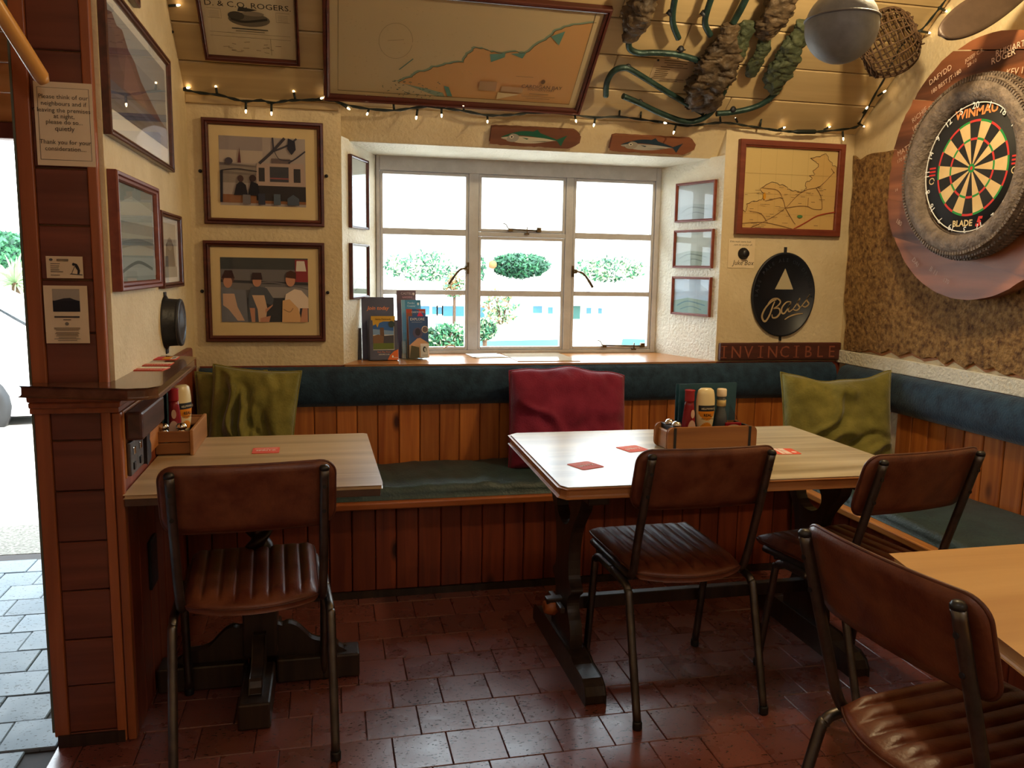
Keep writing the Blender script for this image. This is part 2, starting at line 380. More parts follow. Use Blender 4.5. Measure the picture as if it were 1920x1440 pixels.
# back wall with the splayed opening
bw = MB(); ox0, ox1 = .07, 1.955
bw.box(PX, ox0, WY, WY+.5, 0, 2.25).box(ox1, XR+.3, WY, WY+.5, 0, 2.25).box(ox0, ox1, WY, WY+.5, 0, .93)
bw.build('wall_back', M_plaster, kind='structure')
li = MB()      # lintel: face splays back from the wall plane
li.prism([(WY, 2.25), (WY, 2.11), (WY+.1, 1.975), (WY+.5, 1.962), (WY+.5, 2.25)], ox0, ox1, 'yz')
li.build('trim_1', M_plaster, kind='structure')
rv = MB()
rv.prism([(ox0, WY+.002), (.25, 4.36), (.25, 4.40), (ox0, 4.40)], .93, 1.98)
rv.prism([(ox1, WY+.002), (ox1, 4.40), (1.80, 4.40), (1.80, 4.36)], .93, 1.98)
rv.prism([(WY+.102, 1.9745), (WY+.102, 1.972), (4.36, 1.960), (4.36, 1.9635)], .11, 1.91, 'yz')
rv.build('wall_reveal', M_reveal, kind='structure', recalc=True)
MB().prism([(ox0+.002, WY-.02), (ox1-.002, WY-.02), (ox1-.002, WY+.01), (1.80, 4.37), (.255, 4.37), (ox0+.002, WY+.01)], .925, .943).build('trim_2', M_sill, kind='structure', bevel=.004)
# walls around
MB().box(XR, XR+.3, -2.2, 4.0, 0, 4.4).build('wall_right', M_plaster, kind='structure')
MB().box(-2.9, XR+.3, -2.4, -2.2, 0, 4.4).build('wall_rear', M_plaster, kind='structure')
MB().box(XL-.03, XL, 2.472, WY, 0, 2.9).box(PX, XL-.03, 2.472, WY, 0, 2.9).box(PX-.0, XL-.02, 2.472, WY, 2.9, 4.2).build('wall_left', M_plaster, kind='structure')
MB().box(PX-.02, PX+.0, -2.2, 1.72, 0, 4.4).box(PX-.02, PX, 1.72, 2.44, 2.75, 4.4).build('wall_front', M_plaster, kind='structure')
# sloping boarded ceiling, ridge, far slope
cl = thing('ceiling', kind='structure', loc=CO, rot=(math.pi/2-CA, 0, 0))
MB().box(PX-.05, XR+.02, .02, .10, .0, 2.75).build('ceiling_backing', M_grout, cl)
bd = {}
def cboard(x0, x1, s0):
    L = round(x1-x0, 3)
    o = MB().box(x0, x1, -.002-random.random()*.002, .02, s0+.002, s0+.1795).build('ceiling_board', M_ceil, cl, bevel=.004, seg=1); return o
for i in range(0, 14):
    s0 = .006+i*.1835; js = {1: [1.27], 2: [1.55], 3: [1.22], 4: [.2], 0: [1.9]}.get(i, [])
    xs = [XL-.01]+js+[XR-.005]
    for a, b in zip(xs, xs[1:]): cboard(a, b-.002, s0)
MB().box(XL-.1, XR+.1, -2.3, 1.9, 3.75, 3.85).build('ceiling_flat', M_ceil, kind='structure')
# roof outside so no daylight leaks in
MB().box(-3.2, XR+.4, -2.4, 2.0, 4.35, 4.4).build('roof', M_dark, kind='structure')
MB().prism([(4.55, 1.99), (1.85, 4.13), (1.85, 4.36), (4.75, 2.05)], PX-.05, XR+.35, 'yz').build('roof_slope', M_dark, kind='structure')
# narrow batten at the head of the left back wall
MB().box(XL, .06, WY-.018, WY, 2.085, 2.118).build('trim_3', M_ceil, kind='structure', bevel=.003)
MB().box(XR-.022, XR, 1.0, WY, .932, 1.0).build('trim_4', M_reveal, kind='structure', bevel=.003)
# ---------------------------------------------------------------- door pier: timber face
pier = thing('door_pier', 'tall red-brown boarded timber pier beside the bright open doorway', 'pier', (-.69, 2.45, 0))
jz = [.0, .035, .179, .32, .467, .612, .76, .905, 1.055, 1.205, 1.35, 1.495, 1.645, 1.795, 1.946, 2.1, 2.25, 2.4]
for a, b in zip(jz, jz[1:]):
    MB().box(-.752, -.622, 2.456-random.random()*.002, 2.470, a+.0015, b-.0015).build('board', M_post, pier, world=True, bevel=.003, seg=1)
MB().box(-.79, -.752, 2.447, 2.470, .03, 2.5).build('edge_trim', M_posttrim, pier, world=True, bevel=.003)
MB().box(-.622, -.596, 2.444, 2.470, .0, 2.5).build('edge_trim', M_posttrim, pier, world=True, bevel=.004)
MB().box(-.796, -.790, 2.449, 2.470, .045, 2.5).build('weather_strip', mat('strip_green', '5c6454', rough=.5), pier, world=True)
MB().box(-.78, -.60, 2.440, 2.447, .0, .036).build('plinth', M_dark, pier, world=True)
# panelled inner side below the ledge
sp = thing('side_panelling', 'panelled wooden wall face under the brown ledge, beside the left table', 'panelling', (-.58, 3.1, 0))
MB().box(-.584, -.578, 2.472, 3.88, 0, .983).build('back_panel', M_pined, sp, world=True)
for i, y in enumerate([2.472+.121*k for k in range(12)]):
    if y+.12 > 3.9: break
    MB().box(-.58, -.570, y+.002, y+.121, .0 if i else 0, .735).build('board', M_pined, sp, world=True, bevel=.003, seg=1)
MB().box(-.58, -.568, 2.472, 3.3, .785, .983).build('upper_panel', wood('panel_oak', '9c6034', 'bd8048', 'y', 20, .4, knots=False), sp, world=True, bevel=.003)
MB().box(-.594, -.5695, 2.445, 2.471, 0, .983).build('corner_bead', M_posttrim, sp, world=True, bevel=.005)
MB().box(-.57, -.56, 2.70, 2.80, .36, .52).build('access_plate', M_blackm, sp, world=True, bevel=.003)
# ledge
lg = thing('ledge_shelf', 'dark varnished wooden ledge shelf wrapping the pier above the left table', 'shelf', (-.6, 2.8, 1.04))
out = [(-.80, 2.438), (-.805, 2.40), (-.52, 2.315), (-.475, 2.325), (-.452, 2.36), (-.462, 3.06), (-.487, 3.10), (-.583, 3.13), (-.583, 2.438)]
MB().prism(out, 1.038, 1.07).build('shelf_board', wood('ledge_wood', '4a2c1e', '6a4630', 'y', 18, .22, knots=False, coat=.4), lg, world=True, bevel=.008, seg=3)
for k, (e, z0, z1) in enumerate(((.016, 1.018, 1.038), (.010, 1.0, 1.018), (.004, .985, 1.0))):
    MB().box(-.795-e*.3, -.575+e, 2.438-e, 2.438, z0, z1).box(-.583, -.575+e, 2.438, 3.1, z0, z1).build('moulding', M_posttrim, lg, world=True, bevel=.005)
MB().box(-.583, -.555, 3.16, 3.64, 1.0, 1.05).box(-.583, -.568, 3.16, 3.64, .985, 1.0).build('end_block', M_redframe, lg, world=True, bevel=.008)
# ---------------------------------------------------------------- window
wn = thing('window_1', kind='structure', loc=(1.03, 4.36, .945))
cx = [(.285, .716), (.800, 1.250), (1.318, 1.757)]; rz = [(.978, 1.255), (1.282, 1.565), (1.60, 1.866)]
W0, W1, Z0, Z1 = .25, 1.803, .943, 1.966
b = MB(); y0, y1 = 4.345, 4.40
b.box(W0, .268, y0, y1, Z0, Z1).box(1.775, W1, y0, y1, Z0, Z1).box(.268, 1.775, y0, y1, 1.888, Z1).box(.268, 1.775, y0, y1, Z0, .962)
b.build('window_frame', M_paint, wn, world=True, bevel=.003)
MB().box(.732, .784, y0, y1, .962, 1.888).build('mullion', M_paint, wn, world=True, bevel=.003)
MB().box(1.262, 1.304, y0, y1, .962, 1.888).build('mullion', M_paint, wn, world=True, bevel=.003)
MB().box(.784, 1.262, y0, y1, 1.567, 1.59).build('transom', M_paint, wn, world=True, bevel=.003)
def casement(name, x0, x1, z0, z1, bars):
    bb = MB(); t = .0155; ya, yb = 4.351, 4.385
    bb.box(x0, x0+t, ya, yb, z0, z1).box(x1-t, x1, ya, yb, z0, z1).box(x0+t, x1-t, ya, yb, z1-t, z1).box(x0+t, x1-t, ya, yb, z0, z0+t)
    cs = bb.build(name, M_paint, wn, world=True, bevel=.003)
    for a, c in bars: MB().box(x0+t, x1-t, ya+.002, yb, a, c).build('glazing_bar', M_paint, cs, world=True, bevel=.003)
    return cs
c1 = casement('casement', .2695, .7315, .9635, 1.8865, [(1.256, 1.281), (1.566, 1.599)])
c3 = casement('casement', 1.3055, 1.7735, .9635, 1.8865, [(1.256, 1.281), (1.566, 1.599)])
c2 = casement('casement', .7855, 1.2605, 1.5915, 1.8865, [])
c4 = casement('casement', .7855, 1.2605, .9635, 1.5655, [(1.25, 1.281)])
for i, (a, c) in enumerate(cx):
    for (d, e) in rz: MB().box(a-.012, c+.012, 4.366, 4.369, d-.012, e+.012).build('pane', M_wglass, wn, world=True)
def catch(x, z, sgn, parent):
    k = MB().box(x-.006, x+.006, 4.335, 4.35, z-.03, z+.03); k.box(x-.02 if sgn > 0 else x-.004, x+.004 if sgn > 0 else x+.02, 4.338, 4.348, z-.012, z+.012)
    k.sphere((x-.012*sgn, 4.325, z), .011, 10)
    k.tube(smooth_path([(x-.012*sgn, 4.32, z), (x-.045*sgn, 4.312, z-.008), (x-.075*sgn, 4.31, z-.04), (x-.105*sgn, 4.31, z-.085)], 4), [.005]*3+[.006]*6+[.0075]*4, 8)
    k.build('window_catch', M_brass, parent, world=True)
catch(.728, 1.398, 1, wn); catch(1.309, 1.39, -1, wn)
def stay(x0, x1, z, xp, curl, parent):
    k = MB().tube([(x0, 4.335, z), (x1, 4.335, z-.004)], .004, 8)
    k.tube(smooth_path([(x0, 4.335, z), (x0-curl, 4.33, z+.006), (x0-curl*1.8, 4.328, z+.024), (x0-curl*2.8, 4.328, z+.028)], 4), .0028, 6)
    k.box(x0-.012, x0+.012, 4.33, 4.35, z-.012, z+.004).box(x1-.016, x1+.008, 4.33, 4.35, z-.012, z+.012)
    k.box(xp-.012, xp+.012, 4.33, 4.35, z-.026, z-.018).box(xp-.002, xp+.002, 4.33, 4.34, z-.02, z+.014)
    k.build('casement_stay', M_brass, parent, world=True)
stay(.955, 1.115, 1.607, 1.045, .015, wn); stay(1.50, 1.73, .985, 1.675, .015, wn)
MB().tube(smooth_path([(.60, 4.33, .972), (.615, 4.32, .985), (.64, 4.315, .99), (.66, 4.315, .984)], 4), .003, 6).build('casement_stay', mat('pale_metal', 'b8906c', rough=.4, metal=.6), wn, world=True)
# ================================================================ FURNITURE
# ---------------- the long window bench and the side bench
wb = thing('window_bench', 'long fixed pine bench under the window, navy padded back strip on top', 'bench', (1.0, 3.6, 0))
W = MB().box(-.566, XR-.002, WY-.006, WY-.001, .4, .94).build('back_panel', M_pined, wb, world=True)
x = -.56; i = 0
while x < 2.66:                                           # tongue-and-groove above the seat
    w = min(.098+.004*math.sin(i*1.7), 2.66-x)
    MB().box(x+.0015, x+w-.0015, WY-.020-random.random()*.0015, WY-.006, .42, .76).build('back_board', M_pine, wb, world=True, bevel=.004, seg=1)
    x += w; i += 1
x = -.566; i = 0
while x < 2.10:                                           # front below the seat
    w = .093+.006*math.sin(i*2.1)
    MB().box(x+.0015, x+w-.0015, 3.392-random.random()*.0015, 3.406, .03, .395).build('front_board', M_pined, wb, world=True, bevel=.004, seg=1)
    x += w; i += 1
MB().box(-.566, 2.14, 3.385, 3.40, 0, .03).build('kick_rail', M_dark, wb, world=True)
MB().box(-.566, XR-.002, 3.39, WY-.022, .395, .425).build('seat_board', M_rail, wb, world=True)
MB().box(-.566, 2.14, 3.345, 3.39, .397, .427).build('seat_rail', M_rail, wb, world=True, bevel=.006)
def pad(x0, x1, y0, y1, z0, z1, nx, ny, wr, seed, along='x', puff=.02, edge=.02):
    """upholstered box with creases; rounded edges"""
    mb = MB(); N = nx; Mv = ny; vs = []; fs = []
    def prof(t, e): return min(1, math.sqrt(max(0, 1-(1-min(1, t/e))**2)))
    for j in range(Mv+1):
        for i in range(N+1):
            u = i/N; v = j/Mv; u = .5-.5*math.cos(math.pi*u)*(1 if 0 else 1) if False else u
            xx = x0+(x1-x0)*u; yy = y0+(y1-y0)*v
            du = min(u, 1-u)*(x1-x0); dv = min(v, 1-v)*(y1-y0)
            h = prof(du, edge)*prof(dv, edge)
            z = z1-(1-h)*edge*.9+puff*(math.sin(math.pi*v)**.6*math.sin(math.pi*u)**.3)-puff
            z += wr*h*nn((xx*9+seed, yy*4, seed))*1.0+wr*.6*h*nn((xx*22, yy*6, seed+3))
            vs.append((xx, yy, z))
    for j in range(Mv):
        for i in range(N): a = j*(N+1)+i; fs.append((a, a+1, a+N+2, a+N+1))
    mb.add(vs, fs, 0, None, True)
    # skirt
    per = [i for i in range(N+1)]+[(j*(N+1)+N) for j in range(1, Mv+1)]+[Mv*(N+1)+i for i in range(N-1, -1, -1)]+[j*(N+1) for j in range(Mv-1, 0, -1)]
    n0 = len(vs); vs2 = [(vs[k][0], vs[k][1], z0) for k in per]; mb.add(vs2, [], 0)
    for a in range(len(per)):
        b_ = (a+1) % len(per); mb.f.append([per[a], n0+a, n0+b_, per[b_]]); mb.m.append(0); mb.s.append(True)
    mb.f.append([n0+a for a in range(len(per))]); mb.m.append(0); mb.s.append(False)
    return mb
pad(-.56, 2.10, 3.375, 3.86, .428, .492, 150, 26, .012, 3.1).build('seat_cushion', M_tealseat, label='long thin dark green seat cushion on the bench under the window', cat='cushion', group='seat cushions')
pad(2.135, 2.655, 1.55, 3.365, .428, .485, 34, 90, .006, 8.2).build('seat_cushion', M_tealseat, label='dark green seat cushion on the side bench under the cork', cat='cushion', group='seat cushions')
# padded strips (rounded in section)
def strip(name, poly_fn, L0, L1, n, parent, mt):
    mb = MB(); sec = []; K = 14
    for k in range(K+1):
        t = k/K; sec.append((math.sin(math.pi*t)**.45, t))
    vs = []; fs = []
    for i in range(n+1):
        a = L0+(L1-L0)*i/n
        for d, t in sec: vs.append(poly_fn(a, d*(1+.06*nn((a*5, t*4, 1.0))), t))
    for i in range(n):
        for k in range(K): p = i*(K+1)+k; fs.append((p, p+1, p+K+2, p+K+1))
    mb.add(vs, fs, 0, None, True); return mb.build(name, mt, parent, world=True)
strip('back_pad', lambda a, d, t: (a, WY-.024-.055*d, .748+.187*t), -.565, 2.62, 70, wb, M_teal)
sb = thing('side_bench', 'fixed pine bench along the right wall beneath the cork, teal padded back strip', 'bench', (2.4, 2.6, 0))
y = 3.385; i = 0
while y > 1.3:
    MB().box(XR-.022, XR-.010-random.random()*.0015, y-.1055, y-.0025, .42, .76).build('back_board', M_pine, sb, world=True, bevel=.004, seg=1)
    if y > 1.6: MB().box(2.130, 2.142, y-.1055, y-.0025, .03, .395).build('front_board', M_pined, sb, world=True, bevel=.004, seg=1)
    y -= .108; i += 1
MB().box(XR-.010, XR-.002, 1.3, 3.38, .4, .94).build('back_panel', M_pined, sb, world=True)
MB().box(2.142, XR-.022, 1.5, 3.384, .395, .425).build('seat_board', M_rail, sb, world=True)
MB().box(2.095, 2.142, 1.5, 3.34, .397, .427).build('seat_rail', wood('rail_wood_y', 'a8682c', 'c98a48', 'y', 20, .4, vary=.08, knots=False), sb, world=True, bevel=.006)
strip('back_pad', lambda a, d, t: (XR-.026-.055*d, a, .744+.187*t), 1.3, WY-.10, 60, sb, M_teal)
# ---------------- scatter cushions
def pillow(name, w, h, t, mt, seed, wr=.02, sag=.0, N=44, folds=None, ears=.06, top=0.):
    mb = MB(); vs = []; fs = []
    for side in (1, -1):
        for j in range(N+1):
            for i in range(N+1):
                u = -1+2*i/N; v = -1+2*j/N
                e = (1-abs(u)**3.2)*(1-abs(v)**3.2)
                pin = 1-ears*(1-abs(v)**2)*abs(u)**4; pinv = 1-ears*(1-abs(u)**2)*abs(v)**4
                x = u*w/2*pin; z = v*h/2*pinv
                z += (-sag*(1-u*u)*max(0, v)) + top*nn((u*1.6, seed, 0))*max(0, v)**3
                y = -side*t/2*max(e, 0)**.42
                k = wr*min(1, e*2.2)
                y += k*(nn((u*2.2+seed, v*2.0, side))+.6*nn((u*5+seed, v*3.5, side*2.)))
                if side > 0 and folds:
                    for (fx, fz, ang, ln, dp, wd) in folds:
                        ca, sa = math.cos(ang), math.sin(ang); du = (u-fx)*ca+(v-fz)*sa; dv = -(u-fx)*sa+(v-fz)*ca+.12*math.sin(du*5+seed)
                        y += dp*math.exp(-(dv/wd)**2)*math.exp(-(du/ln)**2)*min(1, e*3)
                vs.append((x, y, z))
        n0 = (0 if side > 0 else (N+1)**2)
        for j in range(N):
            for i in range(N):
                a = n0+j*(N+1)+i; q = (a, a+1, a+N+2, a+N+1); fs.append(q if side > 0 else q[::-1])
    mb.add(vs, fs, 0, None, True)
    per = [i for i in range(N+1)]+[(j*(N+1)+N) for j in range(1, N+1)]+[N*(N+1)+i for i in range(N-1, -1, -1)]+[j*(N+1) for j in range(N-1, 0, -1)]
    o = mb
    pts = [vs[k] for k in per]
    return mb, pts
def put_pillow(w, h, t, mt, seed, loc, rot, label, group, **k):
    r = thing('scatter_cushion', label, 'cushion', loc, rot, group)
    mb, pts = pillow('c', w, h, t, mt, seed, **k)
    c = mb.build('cover', mt, r)
    bm = bmesh.new(); bm.from_mesh(c.data); bmesh.ops.remove_doubles(bm, verts=bm.verts, dist=.0008); bm.to_mesh(c.data); bm.free()
    MB().tube(pts, .0045, 6, closed=True, mi=0).build('seam_piping', mt, r)
    return r
G = 'scatter cushions on the benches'
put_pillow(.30, .44, .10, M_olive, 2.2, (-.415, 3.74, .715), (math.radians(-9), 0, .1), 'smooth olive green cushion in the left corner, behind the creased one', G, wr=.008)
put_pillow(.37, .50, .12, M_olive, 5.2, (-.325, 3.655, .712), (math.radians(-14), math.radians(5), -.05), 'heavily creased olive green velvet cushion behind the left table', G, wr=.022,
    folds=[(-.42, .1, 1.9, .9, -.05, .07), (-.1, -.1, 2.1, .8, -.05, .07), (-.6, 0, 1.8, 1., .04, .07), (.2, -.2, 2.35, .6, -.04, .07), (-.25, 0, 2.0, .9, .045, .06), (.06, .1, 2.25, .7, .035, .06), (.45, -.1, 2.5, .5, .03, .07)])
put_pillow(.57, .46, .20, M_maroon, 9.4, (1.10, 3.67, .688), (math.radians(-16), math.radians(3), .0), 'slumped dark red cushion behind the middle table, below the window', G, wr=.024, top=.05, sag=-.035, ears=.02,
    folds=[(-.6, .15, -.9, .5, -.03, .07), (-.1, -.5, .0, .8, -.022, .08), (-.7, -.6, -.8, .5, -.03, .07), (.6, -.55, .6, .5, -.02, .07)])
put_pillow(.51, .47, .17, M_olive, 14.4, (2.345, 3.40, .705), (math.radians(-14), math.radians(-1), -.30), 'plump olive green cushion slumped in the right corner under the cork', G, wr=.022, ears=.045, sag=.022, top=.03,
    folds=[(-.5, -.5, .25, .7, -.045, .07), (0, -.42, .1, .9, .035, .06), (.3, -.6, .1, .7, -.045, .06), (-.2, .1, 1.0, .5, -.035, .07), (-.05, .15, 1.05, .5, .025, .05), (.15, .75, -.2, .35, -.03, .15)])
# ---------------- chairs
def make_chair():
    c = thing('leather_chair', 'x', 'chair', (0, 0, 0), 0, 'brown leather chairs with steel tube frames')
    # seat
    NU, NV = 72, 18; hw = .192; vs = []; fs = []; ch = 8
    def outline(u, v):
        y0 = -.115-.06*(1-u*u); y1 = .335-.012*u*u
        y = y0+(y1-y0)*v; x = u*hw*(1-.05*(1-v))
        return x, y
    for j in range(NV+1):
        v = j/NV; v = .5-.5*math.cos(math.pi*v)
        for i in range(NU+1):
            u = -1+2*i/NU
            x, y = outline(u, v)
            e = min(1, (1-abs(u))*hw/.03); e2 = min(1, min(v, 1-v)*.45/.035); q = math.sqrt(max(0, 1-(1-e)**2))*math.sqrt(max(0, 1-(1-e2)**2))
            gr = abs(math.sin((u+1)/2*ch*math.pi))**.42
            inn = min(1, max(0, (min(v, 1-v)*.45-.022)/.02))*min(1, max(0, ((1-abs(u))*hw-.0)/.02))
            z = .452+.012*q+.013*gr*inn+.004*q*math.sin(math.pi*v)-.012*(1-abs(u))**2*0
            z -= .010*(1-u*u)*math.sin(math.pi*v)
            cr = 1-.03*((abs(u)**8))*(abs(2*v-1)**8)
            vs.append((x*cr, y, z))
    for j in range(NV):
        for i in range(NU): a = j*(NU+1)+i; fs.append((a, a+1, a+NU+2, a+NU+1))
    mb = MB(); mb.add(vs, fs, 0, None, True)
    per = [i for i in range(NU+1)]+[(j*(NU+1)+NU) for j in range(1, NV+1)]+[NV*(NU+1)+i for i in range(NU-1, -1, -1)]+[j*(NU+1) for j in range(NV-1, 0, -1)]
    rim = [vs[k] for k in per]; n0 = len(mb.v); n = len(per)
    mb.add([(p[0]*1.02, p[1]*1.005, .440) for p in rim], [], 0); mb.add([(p[0]*.97, p[1]*.98, .428) for p in rim], [], 0)
    for a in range(n):
        b_ = (a+1) % n
        mb.f.append([per[a], n0+a, n0+b_, per[b_]]); mb.f.append([n0+a, n0+n+a, n0+n+b_, n0+b_]); mb.m += [0, 0]; mb.s += [True, True]
    mb.f.append([n0+n+a for a in range(n)]); mb.m.append(0); mb.s.append(False)
    seat = mb.build('seat', M_leather, c)
    MB().tube([(p[0]*1.018, p[1]*1.006, .447) for p in rim], .0028, 5, closed=True).build('piping', M_leather_d, seat)
    # backrest: bent, round-cornered, leaning
    def bz(z): return -.128-(z-.50)*.30
    bw_, z0, z1, r = .2275, .672, .868, .042; NX, NZ = 36, 8
    def ztop(x):
        d = abs(x)-(bw_-r); return r-math.sqrt(max(0, r*r-d*d)) if d > 0 else 0
    V = []
    for side in (0, 1):
        for i in range(NX+1):
            u = -1+2*i/NX; x = math.sin(u*math.pi/2)*bw_
            a, b_ = z0+ztop(x)*1.15, z1-ztop(x)
            for k in range(NZ+1):
                z = a+(b_-a)*k/NZ
                ed = min(1, min((bw_-abs(x))+.003, min(z-a, b_-z)+.002)/.012); th = .012*math.sqrt(max(0.02, 1-(1-ed)**2))
                yb = bz(z)+.024-.024*(1-(x/bw_)**2)*-1*0-.022*(1-(x/bw_)**2)+.012
                V.append((x, yb+(th if side else -th), z))
    mb = MB(); Fs = []; S = (NX+1)*(NZ+1)
    for side in (0, 1):
        for i in range(NX):
            for k in range(NZ):
                a = side*S+i*(NZ+1)+k; q = (a, a+NZ+1, a+NZ+2, a+1); Fs.append(q if side == 0 else q[::-1])
    ring = [i*(NZ+1) for i in range(NX+1)]+[NX*(NZ+1)+k for k in range(1, NZ+1)]+[i*(NZ+1)+NZ for i in range(NX-1, -1, -1)]+[k for k in range(NZ-1, 0, -1)]
    for a in range(len(ring)):
        p, q = ring[a], ring[(a+1) % len(ring)]; Fs.append((p, p+S, q+S, q))
    mb.add(V, Fs, 0, None, True); back = mb.build('backrest', M_leather, c)
    MB().tube([(V[p][0]*1.006, (V[p][1]+V[p+S][1])/2, V[p][2]+(.001 if V[p][2] > .77 else -.001)) for p in ring], .0045, 6, closed=True).build('piping', M_leather_d, back)
    for sgn in (-1, 1):
        X = .197*sgn
        po = MB(); po.tube(smooth_path([(X, bz(.85), .85), (X, bz(.7), .70), (X, bz(.56), .56), (X*.99, -.120, .475), (X*.985, -.095, .436), (X*.98, -.05, .428), (X*.98, .10, .426), (X*.98, .27, .426)], 5), .0132, 10)
        p = po.build('back_post', M_steel, c)
        MB().lathe([(.001, 0), (.0138, .0), (.0142, .008), (.010, .014), (.001, .0155)], 10, (X, bz(.85), .847)).build('end_cap', M_blackp, p)
        for z in (.80, .725): MB().lathe([(.006, -.0005), (.006, .002)], 8, (X, bz(z)-.0150, z), 'y').build('rivet', M_blackp, p)
        Xl = .216*sgn
        for a, ft, kn in (('rear', -.245, -.128), ('front', .245, .175)):
            mid = .02
            pts = [(Xl, ft, .012), (Xl, kn+(ft-kn)*.15, .36), (Xl*.995, kn+(ft-kn)*.02, .395), (Xl*.99, kn-(.03 if a == 'front' else -.03), .412), (Xl*.985, mid, .413)]
            l = MB().tube(smooth_path(pts, 6), .0130, 10).build('leg', M_steel, c)
            MB().lathe([(.0145, 0), (.0155, .003), (.0152, .022), (.0136, .026)], 10, (Xl, ft, 0)).build('foot_cap', M_blackp, l)
    for yy in (-.04, .2): MB().tube([(-.205, yy, .416), (.205, yy, .416)], .008, 8).build('cross_bar', M_steel, c)
    return c
ch0 = make_chair()
chairs = [((-.228, 2.462, 0), math.radians(4), 'brown leather and steel chair at the left table, seen squarely from behind'),
          ((1.125, 2.465, 0), math.radians(1), 'brown leather chair at the middle table, in front of the wooden condiment crate'),
          ((1.745, 2.32, 0), math.radians(9), 'brown leather chair at the right end of the middle table, before the side bench'),
          ((1.235, 1.335, 0), math.radians(-84), 'nearest brown leather chair, turned side-on at the bottom right table')]
for k, (l, r, lab) in enumerate(chairs):
    c = ch0 if k == 0 else copy_tree(ch0)
    place(c, l, r, lab)
# ---------------- middle trestle table
t2 = thing('trestle_table', 'pale scrubbed trestle table on dark legs under the window, crate on it', 'table', (1.32, 2.72, 0))
o = MB().prism([(.703, 2.318), (1.933, 2.302), (1.938, 3.134), (.733, 3.144), (.703, 3.118), (.687, 2.344)], .738, .7485)
o.build('tabletop', [M_top], t2, world=True, bevel=.003, seg=2)
MB().prism([(.70, 2.315), (1.936, 2.299), (1.941, 3.137), (.73, 3.147), (.70, 3.12), (.684, 2.342)], .712, .744).build('edge_moulding', M_topedge, t2, world=True, bevel=.010, seg=3)
def trestle(xc):
    pr = [(0.06, .12), (.12, .125), (.17, .112), (.205, .085), (.235, .075), (.265, .088), (.285, .115), (.30, .118), (.315, .098), (.34, .082), (.42, .078), (.50, .10), (.56, .145), (.61, .19), (.66, .205)]
    pts = smooth_path([(w, z, 0) for z, w in pr], 3); R_ = [(2.72+p.x, p.y) for p in pts]; L_ = [(2.72-p.x, p.y) for p in pts]
    hole = [(2.72+.085*math.sin(a), .565+.065*math.cos(a)*(1 if math.cos(a) > 0 else .9)) for a in [2*math.pi*k/20 for k in range(21)]]
    top = (2.72, .66)
    poly = R_+[top]+hole+[top]+L_[::-1]
    MB().prism(poly, xc-.022, xc+.022, 'yz').build('upright', M_dark, t2, world=True)
    f = [(2.375, 0), (3.06, 0), (3.06, .03), (3.045, .058), (3.02, .07), (2.93, .074), (2.90, .085), (2.54, .085), (2.51, .074), (2.42, .07), (2.39, .055), (2.375, .03)]
    MB().prism(f, xc-.036, xc+.036, 'yz').build('foot', M_dark, t2, world=True, bevel=.006)
    MB().box(xc-.035, xc+.035, 2.40, 3.05, .66, .712).build('bearer', M_dark, t2, world=True, bevel=.006)
trestle(.83); trestle(1.80)
MB().box(.75, 1.88, 2.702, 2.738, .185, .232).build('stretcher', M_dark, t2, world=True, bevel=.004)
MB().lathe([(.001, -.03), (.022, -.03), (.03, -.01), (.03, .01), (.022, .02), (.001, .02)], 10, (.775, 2.72, .195), 'x').build('stretcher_end', M_rail, t2, world=True)
MB().box(.782, .800, 2.64, 2.80, .20, .222).box(1.835, 1.85, 2.66, 2.78, .20, .222).build('wedge', M_dark, t2, world=True, bevel=.003)
# ---------------- left wall-side pedestal table
t1 = thing('pedestal_table', 'pale scrubbed wall table at the left on a turned dark pedestal', 'table', (-.22, 2.82, 0)); M_top1 = wood('scrubbed_top_warm', 'a0835c', 'd4b98e', 'x', 9, .36, vary=.04, knots=True, kscale=1.3, dark='7a5a38', bump=.3)
MB().prism([(-.568, 2.435), (.150, 2.435), (.152, 2.46), (.140, 3.215), (.128, 3.225), (-.568, 3.225)], .737, .748).build('tabletop', M_top1, t1, world=True, bevel=.004, seg=3)
MB().prism([(-.568, 2.439), (.146, 2.439), (.148, 2.46), (.136, 3.211), (.124, 3.221), (-.568, 3.221)], .7145, .7375).box(-.568, .148, 2.434, 2.446, .714, .737).build('edge_board', mat('shaded_dirty_edge', '4a3428', '5e4434', rough=.5), t1, world=True, bevel=.002)  # dark brown carries the shadow and dirt along the table edge
MB().box(-.40, .02, 2.60, 3.05, .69, .714).build('bearer', M_dark, t1, world=True, bevel=.004)
MB().box(-.29, -.18, 2.70, 2.81, .10, .33).build('column_block', M_dark, t1, world=True, bevel=.008)
col = []; n = 110
for k in range(n+1):
    t = k/n; z = .33+.36*t; col.append(z)
mb = MB(); vs = []; fs = []; K = 28
for i, z in enumerate(col):
    t = i/n; e = min(1, min(t, 1-t)*12)
    for k in range(K):
        a = 2*math.pi*k/K; r = .036+.011*e*math.cos(2*a-(z*95)); vs.append((-.235+r*math.cos(a), 2.755+r*math.sin(a), z))
for i in range(n):
    for k in range(K): fs.append((i*K+k, i*K+(k+1) % K, (i+1)*K+(k+1) % K, (i+1)*K+k))
mb.add(vs, fs, 0, None, True).build('turned_column', M_dark, t1, world=True)
MB().lathe([(.05, .33), (.055, .34), (.05, .352), (.036, .36)], 20, (-.235, 2.755, 0)).build('collar', M_dark, t1, world=True)
